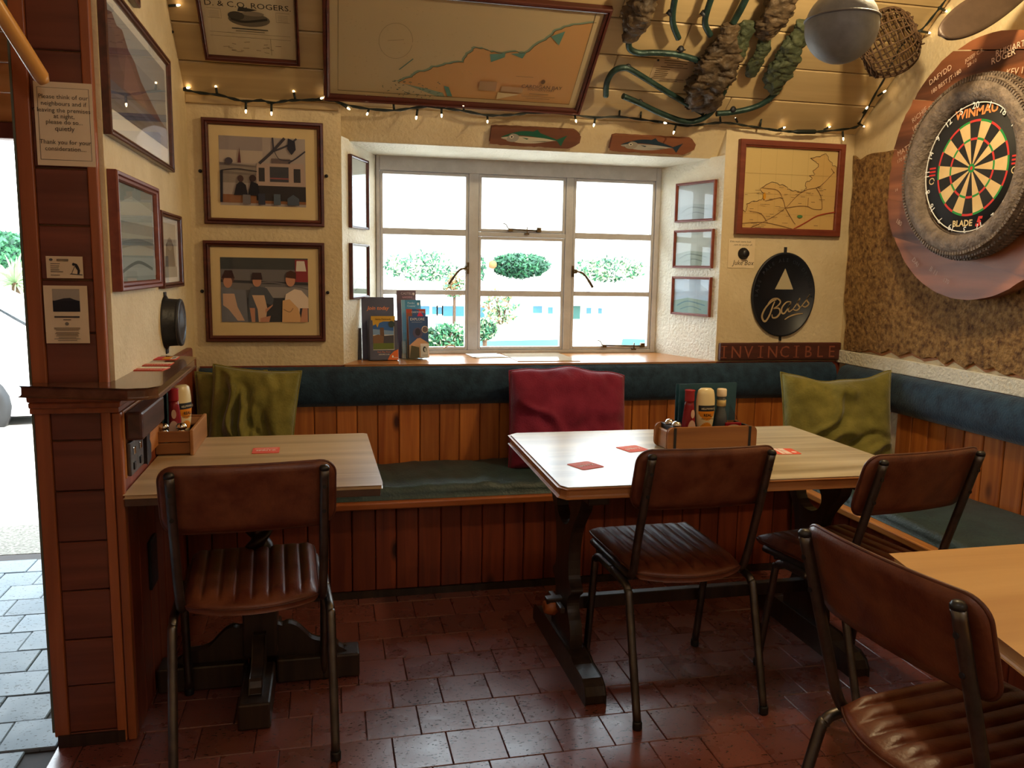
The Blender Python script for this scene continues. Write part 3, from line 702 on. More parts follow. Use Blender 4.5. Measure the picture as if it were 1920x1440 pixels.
for a in range(4):
    Mx = Matrix.Translation((-.235, 2.755, 0)) @ Matrix.Rotation(a*math.pi/2, 4, 'Z')
    MB().box(.05, .325, -.048, .048, .0, .085, 0, Mx).build('foot', M_dark, t1, world=True, bevel=.007)
    pr = [(.05, .084), (.26, .084), (.255, .10), (.235, .122), (.20, .124), (.165, .135), (.14, .16), (.115, .185), (.09, .196), (.07, .19), (.052, .196)]
    MB().prism([(p.x, p.y) for p in smooth_path([(q[0], q[1], 0) for q in pr], 3)], -.02, .02, 'xz', 0, Mx).build('bracket', M_dark, t1, world=True, bevel=.004)
# ---------------- right table in the foreground
t3 = thing('plank_table', 'warm honey-coloured wooden table cut off at the bottom right edge', 'table', (1.8, 1.3, 0))
pts = [(1.288, 1.612), (2.09, 1.62), (2.05, .82), (1.118, .80), (1.17, 1.10)]
MB().prism(pts, .717, .75).build('tabletop', M_top3, t3, world=True, bevel=.008, seg=3)
MB().box(1.42, 1.98, 1.0, 1.45, .66, .716).build('bearer', M_dark, t3, world=True, bevel=.005)
for xx in (1.45, 1.95): MB().lathe([(.03, 0), (.035, .05), (.028, .12), (.04, .2), (.03, .4), (.042, .55), (.045, .66)], 14, (xx, 1.22, 0)).build('leg', M_dark, t3, world=True)
MB().box(1.45, 1.95, 1.205, 1.235, .15, .19).build('stretcher', M_dark, t3, world=True, bevel=.004)
# ================================================================ THINGS ON WALLS AND CEILING
def wall_frame(name, corners_px, ax, val, label, cat, rotz, fw=.018, dp=.02, fmat=None, mount=None, shapes=None, glass=True, group=None, inner=None, prof=None, backmat=None, off=0.0, P_=None):
    """corners_px: TL, BR measurements; builds a mitred frame in the local frame (x right, z up, -y to the viewer)"""
    P_ = P_ or (lambda p: P(p[0], p[1], ax, val))
    a = P_(corners_px[0]); d = P_(corners_px[1])
    return a, d
def frame_at(root, w, h, fw=.018, dp=.02, fmat=None, mount=None, shapes=None, glass=True, prof=None, bg=None, pic=None, hooks=False):
    fmat = fmat or M_frame; prof = prof or [(0, 0), (0, dp*.85), (fw*.12, dp), (fw*.42, dp), (fw*.5, dp*.75), (fw*.62, dp*.9), (fw*.85, dp*.8), (fw, dp*.45), (fw, 0)]
    mb = MB(); vs = []; n = len(prof)
    for (u, e) in prof:
        for sx, sz in ((-1, -1), (1, -1), (1, 1), (-1, 1)): vs.append((sx*(w/2-u), -e, sz*(h/2-u)))
    fs = []
    for i in range(n-1):
        for k in range(4): fs.append((i*4+k, i*4+(k+1) % 4, (i+1)*4+(k+1) % 4, (i+1)*4+k))
    mb.add(vs, fs); mb.build('frame', fmat, root)
    iw, ih = w-2*fw, h-2*fw
    MB().box(-w/2+fw*.8, w/2-fw*.8, -dp*.3, -.001, -h/2+fw*.8, h/2-fw*.8).build('mount' if mount else 'backing', bg or M_mount, root)
    if pic:
        x0, z0, x1, z1 = pic; paint('picture', root, (x0, z0, x1-x0, z1-z0), shapes, y=-dp*.3-.0005)
    elif shapes: paint('picture', root, (-iw/2, -ih/2, iw, ih), shapes, y=-dp*.3-.0005)
    if glass: MB().box(-w/2+fw*.9, w/2-fw*.9, -dp*.52, -dp*.50, -h/2+fw*.9, h/2-fw*.9).build('glass_pane', M_glass, root)
    if hooks:
        for s in (-1, 1): MB().lathe([(.001, -.012), (.006, -.012), (.008, -.006), (.008, 0)], 8, (s*(w/2+.012), 0, 0), 'y').build('fixing_screw', M_blackm, root)
def on_wall(tl, tr, br, bl, ax, val, rot):
    q = [P(p[0], p[1], ax, val) for p in (tl, tr, br, bl)]; c = (q[0]+q[1]+q[2]+q[3])/4
    w = ((q[1]-q[0]).length+(q[2]-q[3]).length)/2; h = ((q[0]-q[3]).length+(q[1]-q[2]).length)/2
    if ax == 1: tilt = math.atan2((q[1]-q[0]).z+(q[2]-q[3]).z, (q[1]-q[0]).x+(q[2]-q[3]).x)
    return c, w, h
B = (0, 0, 0); PI = math.pi
# --- back wall photographs
sea = lambda y: ('8f8c94', 'r', (0, 0, 1, 1))
boat = [('a89c98', 'r', (0, 0, 1, 1)), ('958a8c', 'r', (0, .8, .5, 1)), ('b5a79c', 'r', (0, .62, .5, .8)), ('8d827c', 'r', (0, .33, .42, .6)), ('776c68', 'p', [(0, .5), (.42, .47), (.42, .44), (0, .46)]), ('6b6162', 'p', [(0, .62), (.42, .58), (.42, .56), (0, .58)]),
        ('8a5a3a', 'r', (.02, .04, 1, .16)), ('26242e', 'r', (.42, .08, 1, .32)), ('b09a92', 'p', [(.42, .30), (1, .30), (.98, .64), (.43, .62)]), ('30303a', 'r', (.45, .36, .52, .56)), ('383c4a', 'r', (.58, .36, .80, .58)), ('8a4a50', 'r', (.58, .40, .80, .42)), ('30303a', 'r', (.86, .36, .94, .56)), ('6a5a5c', 'p', [(.6, .63), (.82, .63), (.82, .70), (.6, .70)]),
        ('3a3846', 's', [(.46, .62), (.6, .78), (.76, 1)], .012), ('3a3846', 's', [(.62, .80), (.8, .9), (.9, 1)], .008), ('3a3846', 's', [(.62, 1), (.63, .8)], .007), ('2c2c3a', 'p', [(.80, 1), (.88, .96), (.89, .84), (.84, .76), (.79, .84)]), ('3a3846', 's', [(.8, .64), (.9, .72), (1, .82)], .006), ('3a3846', 's', [(.64, .8), (.7, .69), (.86, .68)], .003),
        ('5a3038', 'p', [(.21, .62), (.235, .84), (.25, .62)]), ('4a4450', 'e', (.11, .64, .045, .05)), ('2a2834', 'p', [(.0, .04), (.03, .04), (.04, .5), (.01, .5)]), ('2a2834', 's', [(.02, .5), (.2, .53), (.43, .5)], .004),
        ('24222c', 'p', [(.16, .15), (.32, .15), (.30, .30), (.24, .36), (.19, .3)]), ('4a3434', 'e', (.24, .39, .035, .05)), ('1e1e28', 'p', [(.32, .15), (.46, .15), (.44, .32), (.36, .36)]), ('3c2c2e', 'e', (.38, .40, .04, .05)), ('6e6a70', 'r', (.26, .02, .35, .16)), ('34384a', 'r', (.44, .02, .52, .18)), ('4e5a68', 'r', (.62, .02, .70, .18)), ('4a5464', 'p', [(.78, .02), (.92, .02), (.92, .12), (.85, .18), (.78, .12)])]
men = [('54565e', 'r', (0, 0, 1, 1)), ('3c4248', 'r', (0, .82, 1, 1)), ('6c6a70', 'r', (0, .5, 1, .82)), ('8f8a8c', 'r', (.5, .38, 1, .55)), ('33353f', 's', [(.0, .64), (.4, .62), (1, .6)], .012), ('6a6870', 's', [(.4, .6), (.6, .62), (1, .52)], .006), ('30343e', 'r', (.3, 0, .72, .38)), ('8c2c38', 'r', (.85, .63, 1, .98)), ('d8cfc8', 'p', [(.86, .80), (.98, .80), (.96, .96), (.87, .96)]),
       ('6e7280', 'p', [(.0, .0), (.0, .52), (.06, .56), (.16, .50), (.28, .50), (.30, .0)]), ('c7a48e', 'p', [(.02, .44), (.15, .44), (.18, .24), (.26, .02), (.18, .02), (.08, .20), (.02, .26)]), ('5a3a38', 'e', (.085, .68, .07, .10)), ('b8846c', 'e', (.08, .62, .05, .09)), ('3a2226', 'p', [(.01, .68), (.16, .68), (.13, .8), (.05, .8)]),
       ('4c5462', 'p', [(.30, .0), (.31, .4), (.34, .54), (.42, .56), (.52, .53), (.60, .36), (.58, .26), (.5, .3), (.5, .0)]), ('c9a78c', 'p', [(.35, .42), (.49, .42), (.52, .22), (.50, .0), (.42, .0), (.41, .2)]), ('b8846c', 'e', (.41, .64, .05, .09)), ('3a2a2c', 'p', [(.345, .66), (.475, .66), (.46, .77), (.36, .77)]), ('b8846c', 'p', [(.32, .22), (.38, .22), (.38, .0), (.34, .0)]), ('b8846c', 'p', [(.5, .2), (.59, .28), (.58, .25), (.50, .14)]), ('b8846c', 'p', [(.44, .06), (.56, .1), (.54, .0), (.44, 0)]),
       ('e0cdbb', 'p', [(.72, .3), (.74, .44), (.84, .52), (.92, .50), (1, .38), (1, .22), (.9, .22), (.88, 0), (.7, 0)]), ('d3a878', 'p', [(.69, 0), (.70, .34), (.78, .36), (.88, .22), (.92, 0)]), ('9c7a54', 's', [(.71, .2), (.78, .16), (.82, .22)], .004), ('c08a70', 'e', (.795, .66, .055, .10)), ('4a2e24', 'p', [(.74, .70), (.86, .68), (.86, .78), (.80, .81), (.75, .78)]), ('c08a70', 'p', [(.93, .22), (.99, .22), (.99, .0), (.9, 0)])]
def back_frame(lbl, tl, tr, br, bl, shapes, pic_px, cat='picture', name='framed_photograph', fw=.028, group=None):
    c, w, h = on_wall(tl, tr, br, bl, 1, 3.885, 0); r = thing(name, lbl, cat, (c.x, WY-.001, c.z), 0, group)
    a = P(*pic_px[0], 1, 3.885)-c; b_ = P(*pic_px[1], 1, 3.885)-c
    frame_at(r, w, h, fw, .024, shapes=shapes, pic=(a.x, b_.z, b_.x, a.z), mount=True, hooks=True); return r
back_frame('framed photograph of a fishing boat wheelhouse, upper of the pair left of the window', (375, 218), (606, 233), (608, 427), (385, 418), boat, ((409, 253), (574, 389)), group='framed photographs')
back_frame('framed photograph of three smiling fishermen in bib overalls, below the boat picture', (380, 449), (608, 457), (611, 641), (387, 640), men, ((412, 482), (579, 604)), group='framed photographs')
# --- road map
c, w, h = on_wall((1387, 262), (1584, 270), (1573, 443), (1378, 440), 1, 3.885, 0)
mp = thing('framed_map', 'old yellowed road map in a plain red-brown wooden frame, right of the window', 'map', (c.x, WY-.001, c.z), 0)
rd = '6a4a30'; ink = '4a3c30'
coast = [(.70, .90), (.74, .88), (.80, .93), (.84, .96), (.88, .9), (.92, .88), (.95, .82), (1, .8)]
land = [(.0, .0), (.0, .22), (.05, .2), (.04, .30), (.12, .33), (.2, .36), (.22, .42), (.17, .48), (.24, .55), (.30, .57), (.38, .55), (.46, .53), (.48, .49), (.56, .48), (.64, .48), (.68, .52), (.66, .57), (.70, .61), (.73, .64), (.70, .68), (.76, .70), (.73, .74), (.80, .80), (.76, .86), (.72, .88), (.70, .90), (.80, .93), (.86, .97), (.90, .9), (.95, .82), (1, .8), (1, 0)]
ms = [('cdb277', 'r', (0, 0, 1, 1)), ('c9a566', 'p', land)]
for k in range(1, 6): ms.append(('a58c58', 'l', [(k*.17, 0), (k*.17, 1)], .0009))
for k in range(1, 4): ms.append(('a58c58', 'l', [(0, k*.25-.07), (1, k*.25-.07)], .0009))
random.seed(3)
jc = []
for p, q in zip(land[1:-1], land[2:]):
    for t in (0, .33, .66): jc.append((p[0]+(q[0]-p[0])*t+random.uniform(-.01, .01), p[1]+(q[1]-p[1])*t+random.uniform(-.012, .012)))
ms.append((ink, 'l', jc, .0022))
for pth in ([(.1, 0), (.3, .12), (.46, .26), (.58, .42), (.68, .5), (.82, .55), (.97, .74)], [(.0, .05), (.25, .07), (.55, .0)], [(.46, .26), (.42, .38), (.33, .37), (.24, .34)], [(.46, .26), (.6, .29), (.7, .29), (.76, .26), (.85, .26), (.86, .3), (.84, .42), (.78, .53)], [(.46, .26), (.55, .1), (.58, .06)], [(.08, .2), (.2, .18), (.28, .06)], [(.93, .78), (.97, .72)], [(.7, .29), (.7, .4)], [(.2, .5), (.36, .48), (.42, .38)]):
    ms.append((rd, 's', pth, .0022))
ms.append(('a03a24', 's', [(.56, .0), (.68, .08), (.82, .18), (1, .23)], .005)); ms.append(('4a7a4a', 'e', (.62, .16, .03, .018))); ms.append(('c98c20', 'e', (.225, .40, .015, .045)))
for k in range(46): a, b_ = random.random()*.9, random.random()*.55; ms.append((ink, 'l', [(a, b_), (a+random.uniform(.02, .07), b_)], .0018))
frame_at(mp, w, h, .034, .03, M_redframe, shapes=ms, prof=[(0, 0), (0, .026), (.003, .03), (.026, .03), (.028, .024), (.034, .022), (.034, 0)], glass=False)
# --- oval brewery sign
bs = thing('oval_sign', 'dark navy oval brewery sign with a pale triangle and script lettering', 'sign', (2.316, WY-.001, 1.288), 0)
rx, rz_ = .181, .218
o = MB().lathe([(.001, .0), (.985, .0), (1.0, .006), (1.0, .014), (.985, .018), (.95, .018), (.94, .013), (.001, .013)], 64, (0, 0, 0), 'y')
o.v = [Vector((v.x*rx, -v.y, v.z*rz_)) for v in o.v]; o.build('sign_plate', mat('sign_navy', '10151f', '161c28', rough=.45), bs, recalc=True)
gold = mat('sign_gold', 'b9a27c', 'a08a64', rough=.45, scale=20)
k = MB().flat([(-.052, .028), (.052, .028), (0, .135)], -.0145); k.prism([(-.052, .028), (.052, .028), (0, .135)], -.016, -.0135, 'xz'); k.build('triangle', mat('sign_cream', 'b9ac8c', rough=.5), bs)
def bp(x, y): return ((x-575)*.000385, (725-y)*.000335)   # local placement of the script strokes
k = MB()
def stroke(pts, w):
    q = smooth_path([(*bp(*p), 0) for p in pts], 5); n = len(q); ww = [w*(.55+.45*math.sin(math.pi*i/(n-1))) for i in range(n)]
    k.ribbon([(a.x, a.y) for a in q], ww, -.0162)
stroke([(470, 800), (400, 830), (320, 920), (270, 1040), (290, 1120), (330, 1130), (380, 1040), (420, 900), (445, 830)], .0105)
stroke([(345, 870), (400, 800), (480, 785), (530, 830), (500, 890), (430, 940)], .0085)
stroke([(430, 940), (510, 935), (535, 1000), (490, 1070), (430, 1080), (415, 1030)], .0095)
stroke([(690, 830), (620, 840), (560, 920), (560, 1000), (600, 1010), (650, 930), (690, 850)], .0085)
stroke([(690, 830), (655, 940), (670, 985), (720, 950)], .0085)
stroke([(720, 950), (780, 860), (825, 780)], .006); stroke([(820, 770), (790, 860), (825, 920), (780, 965), (730, 950)], .0085)
stroke([(830, 925), (900, 830), (965, 720)], .006); stroke([(965, 715), (925, 800), (960, 860), (910, 910), (860, 890)], .0085)
stroke([(610, 1108), (680, 1060), (780, 1025), (880, 1012)], .008)
k.build('lettering', gold, bs)
k = MB(); txt = 'BASS PALE ALE ON DRAUGHT'
for i, chx in enumerate(txt):
    a = math.radians(178-i*(176/(len(txt)-1)))
    if chx != ' ': k.text(chx, .026, .148*math.cos(a), -.012+.182*math.sin(a), -.0135, 0, ext=.0008, rot=-(a-math.pi/2)*-1 if False else (a-math.pi/2))
k.build('rim_lettering', mat('sign_raised', '262c38', rough=.4), bs)
MB().box(-.006, .006, -.01, 0, .21, .245).box(-.005, .005, -.01, 0, -.24, -.21).build('bracket', M_blackm, bs)
# --- name board
a, b_ = P(1346, 641, 1, 3.87), P(1586, 675, 1, 3.87)
iv = thing('name_board', 'dark red-brown board carved INVINCIBLE below the oval sign', 'sign', (2.323, WY-.001, .9925), 0)
o = MB().box(-.355, .345, -.026, 0, -.046, .046).build('board', wood('nameboard_wood', '3a1a14', '5c2a1e', 'x', 20, .5, knots=False), iv, bevel=.006)
M_carv = mat('carved', '8a4a34', rough=.6)
for i_, ch_ in enumerate('INVINCIBLE'): MB().text(ch_, .088, -.334+.0690*i_+(.0 if ch_ != 'I' else .0), -.031, -.0265, 0, ext=.0006, sx=.95).ribbon([(-.334+.0690*i_-.016, -.030), (-.334+.0690*i_+.016, -.030)], .004 if ch_ == 'I' else .0001, -.0272).ribbon([(-.334+.0690*i_-.016, .029), (-.334+.0690*i_+.016, .029)], .004 if ch_ == 'I' else .0001, -.0272).build('carved_letter', M_carv, iv)
# --- juke box volume notice with its knob
jn = thing('volume_notice', 'small white card reading Juke Box with a black volume knob on it', 'notice', (2.07, WY-.001, 1.495), 0)
MB().box(-.074, .074, -.002, 0, -.073, .073).build('card', M_paper, jn, bevel=.0006, seg=1)
k = MB().text('Juke Box', .036, .012, -.058, -.0022, shear=.25, sx=.9); k.text('If the music seems loud...', .0135, -.006, .056, -.0022, shear=.3, sx=.9); k.text('...turn the speaker off...', .0135, .006, .040, -.0022, shear=.3, sx=.9)
k.build('lettering', fm('3a342c'), jn)
MB().lathe([(.001, -.032), (.016, -.032), (.02, -.028), (.022, -.008), (.030, -.004), (.030, 0)], 24, (.010, -.002, .0), 'y').build('volume_knob', M_blackp, jn)
# --- fish boards on the lintel
LA = math.atan2(.1, .135)     # the lintel face leans back towards its foot
def fishboard(x, z, w, h, label, dark, seed, flip):
    s = (2.11-z); y = WY+s*.1/.135
    r = thing('fish_board', label, 'plaque', (x, y-.001, z), (LA*-1 if False else LA, 0, math.radians(0)), 'painted fish boards')
    return r
def fish(r, w, h, top, belly, seed):
    random.seed(seed); N = 26; up = []; lo = []
    for i in range(N+1):
        t = i/N; e = 0 if 0 < i < N else .006
        up.append((-w/2+w*t, h/2-e-.006*abs(nn((t*7, seed, 0)))-(.02 if t > .93 else 0)*(t-.93)/.07)); lo.append((-w/2+w*t, -h/2+e+.008*abs(nn((t*8, seed, 4)))+(.025 if t > .9 else 0)*(t-.9)/.1))
    MB().prism(up+lo[::-1], -.022, 0, 'xz').build('driftwood_board', wood('driftwood%d' % seed, '5c3420', '8a5436', 'x', 14, .6, knots=True, dark='2a1810', kscale=3), r, bevel=.004)
    X = lambda u: (u-.5)*w; Z = lambda v: (v-.5)*h
    def pl(c, pts, y, cv=True): q = smooth_path([(X(a), Z(b_), 0) for a, b_ in pts], 4, closed=True) if cv else [Vector((X(a), Z(b_), 0)) for a, b_ in pts]; mbx.flat([(p.x, p.y) for p in q], y, c)
    mbx = MB()
    pl(1, [(.11, .42), (.2, .28), (.32, .16), (.5, .18), (.68, .36), (.74, .42), (.6, .5), (.3, .55)], -.0225)
    pl(0, [(.11, .44), (.2, .68), (.34, .86), (.5, .84), (.66, .60), (.74, .46), (.74, .40), (.6, .50), (.4, .60), (.25, .58)], -.0229)
    pl(0, [(.73, .44), (.85, .75), (.82, .45), (.80, .08), (.76, .3)], -.0230, False)
    pl(2, [(.17, .30), (.25, .20), (.30, .35), (.30, .6), (.22, .68)], -.0233)
    pl(3, [(.20, .50), (.225, .40), (.25, .50), (.225, .60)], -.0237); pl(4, [(.214, .50), (.226, .45), (.238, .50), (.226, .55)], -.0240)
    pl(4, [(.11, .42), (.17, .34), (.16, .37)], -.0240, False); pl(4, [(.42, .26), (.66, .36), (.6, .3)], -.0236, False); pl(0, [(.34, .50), (.42, .44), (.40, .38)], -.0236, False); pl(0, [(.45, .84), (.5, 1.0), (.54, .8)], -.0231, False)
    mbx.build('painted_fish', [fm(top), fm(belly), fm('9a9488'), fm('d8d0c0'), fm('181818')], r)
a, b_ = P(1003, 250, 1, 3.96), P(1223, 264, 1, 3.96)
r = fishboard(a.x, 2.034, .435, .088, 'driftwood board painted with a green-backed fish, left of two over the window', '', 1, 0); fish(r, .435, .088, '1f5a44', 'c2b8a0', 1)
r = fishboard(b_.x, 2.028, .435, .080, 'driftwood board painted with a blue mackerel, right of two over the window', '', 2, 0); fish(r, .435, .080, '1e3444', 'aaa8a0', 2)
# --- reveal pictures
AL = math.atan2(.46, .18); AR = math.atan2(-.46, .155)
def reveal(u0, z0, w, h, left, label, shp):
    if left: base = Vector((ox0, WY, 0)); d = Vector((math.cos(AL), math.sin(AL), 0)); rot = AL
    else: base = Vector((1.80, 4.36, 0)); d = Vector((math.cos(AR), math.sin(AR), 0)); rot = AR
    nrm = Vector((d.y, -d.x, 0)); c = base+d*u0+nrm*.001
    r = thing('small_framed_picture', label, 'picture', (c.x, c.y, z0), rot, 'small framed pictures in the window splay')
    frame_at(r, w, h, .013, .018, shapes=shp, fmat=M_redframe if not left else M_frame, hooks=False); return r
sk = lambda a, b_, c_: [(a, 'r', (0, 0, 1, 1)), (b_, 'p', [(0, .35), (.4, .45), (1, .38), (1, 0), (0, 0)]), (c_, 's', [(.1, .2), (.4, .35), (.9, .25)], .006), (c_, 's', [(.2, .1), (.5, .2), (.8, .12)], .004)]
reveal(.21, 1.745, .25, .335, True, 'small dark framed picture in the left window splay, upper of two', sk('b9c2c0', 'a0aaa8', '707a78'))
reveal(.21, 1.375, .25, .262, True, 'small dark framed picture in the left window splay, just above the brochures', sk('b8c4bc', '8aa088', '5a6a60'))
for zz, hh, lb, cc in ((1.762, .205, 'topmost of three', ('aab4b4', '98a4a4', '7c8888')), (1.518, .200, 'middle one of three', ('b0b8b0', '8c9a8c', '66746a')), (1.270, .205, 'lowest of three', ('a8bccc', '88a094', '5c7c84'))):
    reveal(.295, zz, .29, hh, False, 'small red-framed picture in the right window splay, '+lb, sk(*cc))
# --- left wall pictures (rotz 90deg: local x -> +Y)
def left_pic(y0, y1, z0, z1, label, shp, fw, dp, mount, pic=None, fmat=None):
    r = thing('wall_picture', label, 'picture', (XL+.001, (y0+y1)/2, (z0+z1)/2), PI/2, 'framed pictures on the left wall')
    frame_at(r, y1-y0, z1-z0, fw, dp, shapes=shp, mount=mount, pic=pic, fmat=fmat, bg=M_white if mount else None); return r
cliff = [('8c94a0', 'r', (0, 0, 1, 1)), ('9fa4ac', 'r', (0, .7, 1, 1)), ('6a4a4c', 'p', [(0, .25), (0, .92), (.08, .96), (.14, .88), (.22, .90), (.30, .76), (.4, .7), (.5, .55), (.68, .42), (.86, .30), (1, .25)]), ('5a3c42', 'p', [(0, .25), (0, .8), (.1, .8), (.16, .5), (.4, .28)]), ('7e5a58', 'p', [(.2, .3), (.26, .7), (.34, .62), (.5, .4), (.6, .3)]), ('4a4c62', 'p', [(0, 0), (0, .28), (1, .26), (1, 0)]), ('5e6078', 's', [(0, .16), (.4, .2), (1, .12)], .012), ('383a50', 's', [(0, .08), (.5, .06), (1, .1)], .012)]
left_pic(2.478, 3.43, 1.742, 2.152, 'large framed print of reddish sea cliffs high on the left wall', cliff, .022, .022, True, (-.42, -.125, .42, .155))
gr = [('8a948e', 'r', (0, 0, 1, 1)), ('747e7c', 'r', (0, .5, 1, .62)), ('a2aca6', 'p', [(0, .62), (1, .62), (1, .8), (.4, .9), (0, .75)]), ('66706c', 's', [(0, .35), (.5, .42), (1, .38)], .02), ('9aa49e', 'r', (0, .05, 1, .25)), ('5c6662', 's', [(.1, .1), (.5, .2), (.9, .12)], .01)]
left_pic(2.49, 3.075, 1.318, 1.652, 'grey seascape in a reddish frame on the left wall, beside the pier', gr, .026, .027, False, fmat=M_redframe)
pt = [('c4beb0', 'r', (0, 0, 1, 1)), ('6a625c', 'p', [(.1, .2), (.2, .6), (.5, .75), (.8, .6), (.9, .2)]), ('8a8278', 'e', (.5, .62, .2, .12)), ('a8a294', 'r', (0, 0, 1, .2))]
left_pic(3.135, 3.545, 1.308, 1.584, 'small dark framed photograph on the left wall nearest the corner', pt, .020, .022, True, (-.13, -.10, .13, .10))
# frame whose foot just shows at the top edge
r = thing('wall_picture', 'dark frame foot at the very top, above the sea cliff print', 'picture', (XL+.001, 2.72, 2.375), PI/2, 'framed pictures on the left wall'); frame_at(r, .42, .36, .028, .022, shapes=gr)
# --- black round wall lamp/speaker above the ledge
rl = thing('round_wall_speaker', 'black round drum-shaped speaker on the left wall above the ledge', 'speaker', (XL, 3.24, 1.182), PI/2)
MB().lathe([(.001, 0), (.098, 0), (.10, .004), (.088, .008), (.086, .05)], 32, (0, 0, 0), 'y').build('base_ring', M_blackm, rl).scale = (1, -1, 1)
MB().lathe([(.086, .045), (.088, .052), (.086, .058), (.078, .060), (.074, .055), (.05, .06), (.02, .068), (.001, .07)], 32, (0, 0, 0), 'y').build('drum_face', mat('drum_grey', '2c3038', '3a3e46', rough=.35), rl).scale = (1, -1, 1)
MB().box(-.02, .02, -.004, 0, -.115, -.09).box(-.02, .02, -.004, 0, .09, .112).build('mounting_tab', M_blackm, rl)
# --- items under the ledge
r = thing('wooden_box', 'dark brown wooden wall box fixed under the ledge', 'box', (-.55, 2.63, .9), 0)
MB().box(-.567, -.520, 2.478, 2.80, .895, .978).build('body', wood('box_dark', '3a2420', '54342c', 'y', 24, .35, knots=False), r, world=True, bevel=.008)
r = thing('socket_plate', 'brushed metal socket plate on the wall below the dark wooden box', 'socket', (-.56, 2.56, .85), 0)
MB().box(-.567, -.556, 2.482, 2.645, .79, .888).build('plate', M_steel, r, world=True, bevel=.003)
for yy in (2.52, 2.60):
    for zz in (.815, .86): MB().box(-.557, -.552, yy-.012, yy+.012, zz-.012, zz+.01).build('switch', M_blackp if zz < .83 else M_chrome, r, world=True, bevel=.002)
r = thing('metal_hook_plate', 'black shaped metal hook plate beside the socket plate', 'hook', (-.56, 2.72, .84), 0)
MB().prism([(2.675, .78), (2.73, .79), (2.735, .83), (2.715, .85), (2.74, .89), (2.69, .91), (2.68, .86)], -.567, -.552, 'yz').build('plate', M_blackm, r, world=True, bevel=.003)
# --- notices on the pier
def card(name, label, tl, br, lines, extra=None, cat='notice'):
    a, b_ = P(*tl, 1, 2.45), P(*br, 1, 2.45); r = thing(name, label, cat, ((a.x+b_.x)/2, 2.4445, (a.z+b_.z)/2), 0)
    w, h = b_.x-a.x, a.z-b_.z
    MB().box(-w/2, w/2, -.0012, 0, -h/2, h/2).build('paper', M_paper, r)
    paint('print', r, (-w/2, -h/2, w, h), (extra or [])+[('3c3630', 't', t, (.5 if al == 'CENTER' else .12, z), s, {'align': al}) for t, z, s, al in lines], y=-.0016)
    return r
C_ = 'CENTER'
card('notice_card', 'cream notice asking guests to leave quietly, highest paper on the pier', (63, 152), (181, 314), [('Please think of our', .80, .0158, C_), ('neighbours and if', .72, .0158, C_), ('leaving the premises', .64, .0158, C_), ('at night,', .57, .0158, C_), ('please do so...', .50, .0158, C_), ('quietly', .42, .0178, C_), ('Thank you for your', .26, .0158, C_), ('consideration....', .18, .0158, C_)],
     [('5a5048', 'l', [(.06, .07), (.94, .07), (.94, .93), (.06, .93), (.06, .07)], .0014)])
r = card('business_card', 'small cream card with a stooping figure, between notice and memorial sheet', (87, 480), (158, 522), [('Pembrokeshire', .82, .0052, C_), ('Gardens', .72, .0045, C_), ('lawn mowing', .60, .004, 'LEFT'), ('hedges', .51, .004, 'LEFT'), ('turf laying', .42, .004, 'LEFT'), ('fencing', .33, .004, 'LEFT'), ('free quotes', .12, .004, 'LEFT')] and [],
     [('3a3a3a', 'p', [(.62, .18), (.98, .14), (.98, .18), (.66, .22)]), ('2a2a2c', 'p', [(.72, .62), (.76, .70), (.84, .66), (.88, .55), (.92, .36), (.90, .2), (.84, .2), (.85, .36), (.80, .48), (.78, .58)]), ('2a2a2c', 'e', (.745, .64, .035, .07)), ('2a2a2c', 'l', [(.78, .56), (.68, .2)], .0014), ('5a5a58', 'e', (.14, .84, .05, .06))]+[('6a625a', 'l', [(.12, z), (.12+l_, z)], .0016) for z, l_ in ((.66, .26), (.56, .24), (.47, .22), (.38, .24), (.30, .34), (.14, .25))]+[('6a625a', 'l', [(.3, z), (.62, z)], .002) for z in (.86, .80)])
card('memorial_sheet', 'cream printed sheet with a dark seascape photo, lowest paper on the pier', (82, 535), (170, 643), [], [('8a8478', 'r', (.2, .72, .82, .94)), ('a49c8c', 'r', (.2, .72, .82, .93)), ('1e2028', 'r', (.2, .55, .82, .74)), ('2a2c34', 'p', [(.25, .74), (.45, .78), (.6, .79), (.7, .76), (.8, .74)])]+[('4a4440', 'l', [(.22, .46), (.8, .46)], .0045), ('5a544c', 'l', [(.42, .41), (.6, .41)], .002), ('7a7468', 'e', (.5, .34, .045, .03))]+[('6a645a', 'l', [(.5-l_, z), (.5+l_, z)], .0013) for z, l_ in ((.27, .3), (.25, .3), (.23, .26), (.19, .26), (.17, .28), (.15, .24), (.13, .26), (.10, .2), (.08, .3), (.05, .22))])
# --- pole handle top left
r = thing('wooden_pole', 'smooth varnished round wooden pole end slanting in at the top left', 'pole', (-.7, 2.2, 1.9), 0)
MB().tube([(-.93, 2.02, 2.45), (-.80, 2.20, 2.10), (-.69, 2.345, 1.855), (-.685, 2.353, 1.842)], [.019, .019, .019, .012], 16).build('shaft', wood('pole_wood', 'b07a3a', 'c89450', 'z', 8, .3, knots=False), r, world=True)
